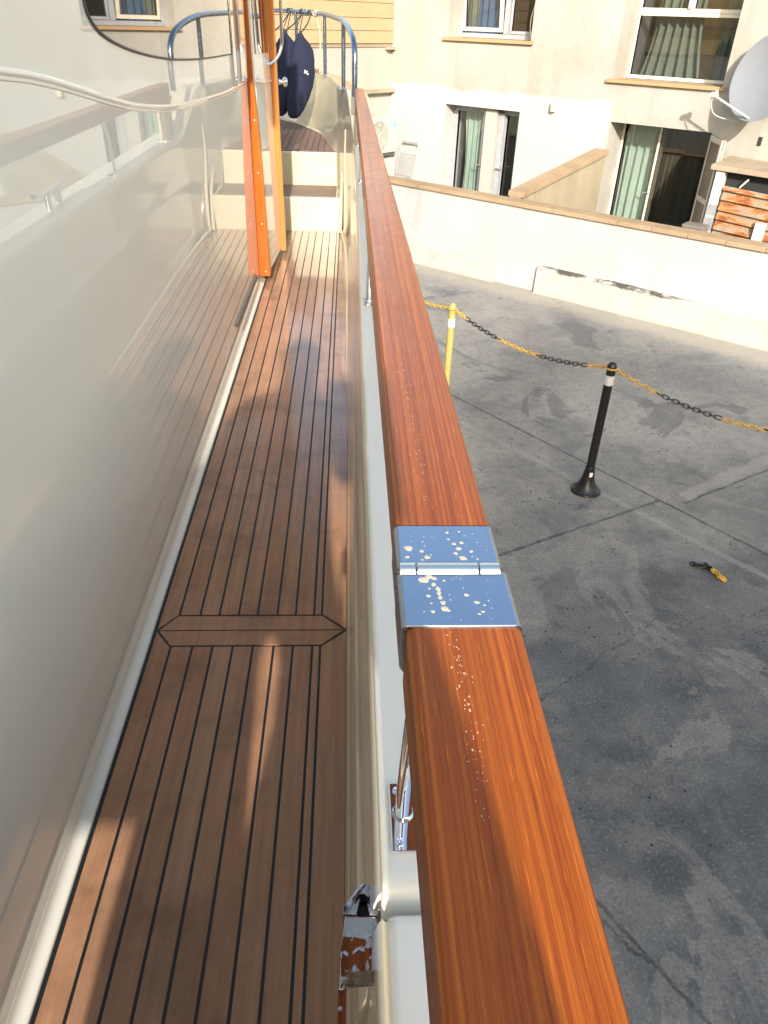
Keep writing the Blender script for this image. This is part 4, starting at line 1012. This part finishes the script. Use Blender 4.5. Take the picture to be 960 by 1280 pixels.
# ------------------------------------------------------------------ the photographer
def skin(name, chain_pts, edges_, root, mats, parent, sub=1):
    me = bpy.data.meshes.new(name+'_skeleton'); me.from_pydata([p[:3] for p in chain_pts], edges_, [])
    o = bpy.data.objects.new(name, me); COL.objects.link(o)
    md = o.modifiers.new('skin', 'SKIN'); md.use_smooth_shade = True
    for k, v in enumerate(me.skin_vertices[0].data): v.radius = (chain_pts[k][3],)*2; v.use_root = (k == root)
    ss = o.modifiers.new('sub', 'SUBSURF'); ss.levels = sub; ss.render_levels = sub
    dg = bpy.context.evaluated_depsgraph_get(); m2 = bpy.data.meshes.new_from_object(o.evaluated_get(dg))
    bpy.data.objects.remove(o); bpy.data.meshes.remove(me)
    m2.name = name
    m2.materials.clear()
    for m in mats: m2.materials.append(m)
    o2 = bpy.data.objects.new(name, m2); COL.objects.link(o2)
    m2.polygons.foreach_set('use_smooth', [True]*len(m2.polygons))
    if parent: o2.parent = parent
    return o2
PX, PY, PZ = -.20, -.33, DZ
V = [(-.045, 0, .99, .10), (.0, .0, 1.16, .165), (.0, .0, 1.28, .18), (.0, .0, 1.42, .11), (.005, .02, 1.50, .060), (.01, .03, 1.58, .075), (.01, .035, 1.66, .092), (.01, .03, 1.72, .06),
     (.105, 0, .87, .095), (.155, .02, .72, .100), (.120, .0, .54, .140), (.12, -.03, .10, .12), (.12, .14, .04, .035),
     (-.11, 0, .90, .105), (-.105, .02, .72, .098), (-.110, .0, .54, .135), (-.11, -.03, .10, .115), (-.11, .14, .04, .035),
     (.195, -.01, 1.36, .085), (.248, .0, 1.18, .075), (.19, .20, 1.29, .042), (.185, .255, 1.335, .030),
     (-.21, -.01, 1.38, .085), (-.25, .03, 1.14, .085), (-.02, .20, 1.24, .036), (.04, .23, 1.27, .032)]
E_ = [(0, 1), (1, 2), (2, 3), (3, 4), (4, 5), (5, 6), (6, 7), (0, 8), (8, 9), (9, 10), (10, 11), (11, 12), (0, 13), (13, 14), (14, 15), (15, 16), (16, 17), (3, 18), (18, 19), (19, 20), (20, 21), (3, 22), (22, 23), (23, 24), (24, 25)]
per = skin('person', V, E_, 0, [M['skin'], M['shirt'], M['trouser'], M['shoe']], None, 2)
per.location = (PX, PY, PZ); tag(per, 'person in a pale blue shirt holding up a phone, casting the shadow on the deck', 'person')
for pl in per.data.polygons:
    c_ = pl.center
    inarm = c_.y > .16 and c_.z > 1.1
    pl.material_index = 3 if c_.z < .09 else 2 if c_.z < .98 else 1 if c_.z < 1.46 and not inarm else 0
hm = MB(); hm.blob((.01, .008, 1.69), .098, .108, .085, 3); hm.build('hair', M['hair'], per, 80)
for sx in (-1, 1):
    e = MB(); e.blob((.01+sx*.085, .03, 1.63), .014, .022, .032, 2); e.build('ear', M['skin'], per, 80)
    e = MB(); e.blob((.01+sx*.032, .112, 1.635), .013, .008, .008, 2); e.build('eye', M['logo'], per, 80)
e = MB(); e.blob((.01, .125, 1.60), .014, .018, .024, 2); e.build('nose', M['skin'], per, 80)
for hx, sgn_ in ((.185, 1), (.04, -1)):
    base = Vector((hx, .25, 1.345)) if sgn_ > 0 else Vector((.04, .24, 1.28))
    pts = [(base.x, base.y, base.z, .026), (base.x-sgn_*.01, base.y+.02, base.z+.045, .026)]; ed = [(0, 1)]
    for k in range(4):
        o_ = -.024+.016*k; i0 = len(pts)
        pts += [(base.x-sgn_*.01+o_*.3, base.y+.012+o_*.4, base.z+.06+o_*.6, .010), (base.x-sgn_*.035, base.y+.018+o_*.4, base.z+.075+o_*.9, .009), (base.x-sgn_*(.055+.004*(k % 2)), base.y+.01+o_*.4, base.z+.07+o_*.9, .008)]
        ed += [(1, i0), (i0, i0+1), (i0+1, i0+2)]
    i0 = len(pts); pts += [(base.x-sgn_*.02, base.y-.01, base.z+.04, .011), (base.x-sgn_*.045, base.y-.012, base.z+.055, .009)]; ed += [(0, i0), (i0, i0+1)]
    skin('hand', pts, ed, 0, [M['skin']], per, 1)
bag = empty('shade_bag', (-.50, -.36, DZ+.62)); tag(bag, 'unseen canvas bag added at the hip of the photographer to shade the deck', 'bag')  # added out of view to shade the left edge of the deck
g = MB(); g.box(-.045, .15, -.14, .14, 0, .56, .03, 3); g.build('bag_body', M['canvas'], bag)
g = MB(); g.tube(cr([(.03, .10, .50), (.06, .08, .72), (.10, 0, .86), (.06, -.08, .72), (.03, -.10, .50)], 5), .012, 6); g.build('strap', M['canvas'], bag)
# the phone that takes the picture, wholly behind the lens
ph = MB(); mt = mw.copy(); mt.translation = (0, 0, 0)
ph.box(-.012, .062, -.13, .012, .012, .021, .003, 2, mt)
po = ph.build('phone', M['blackplastic'], None); po.location = (0, 0, 2.8); tag(po, 'black phone held in the hands of the photographer', 'phone')
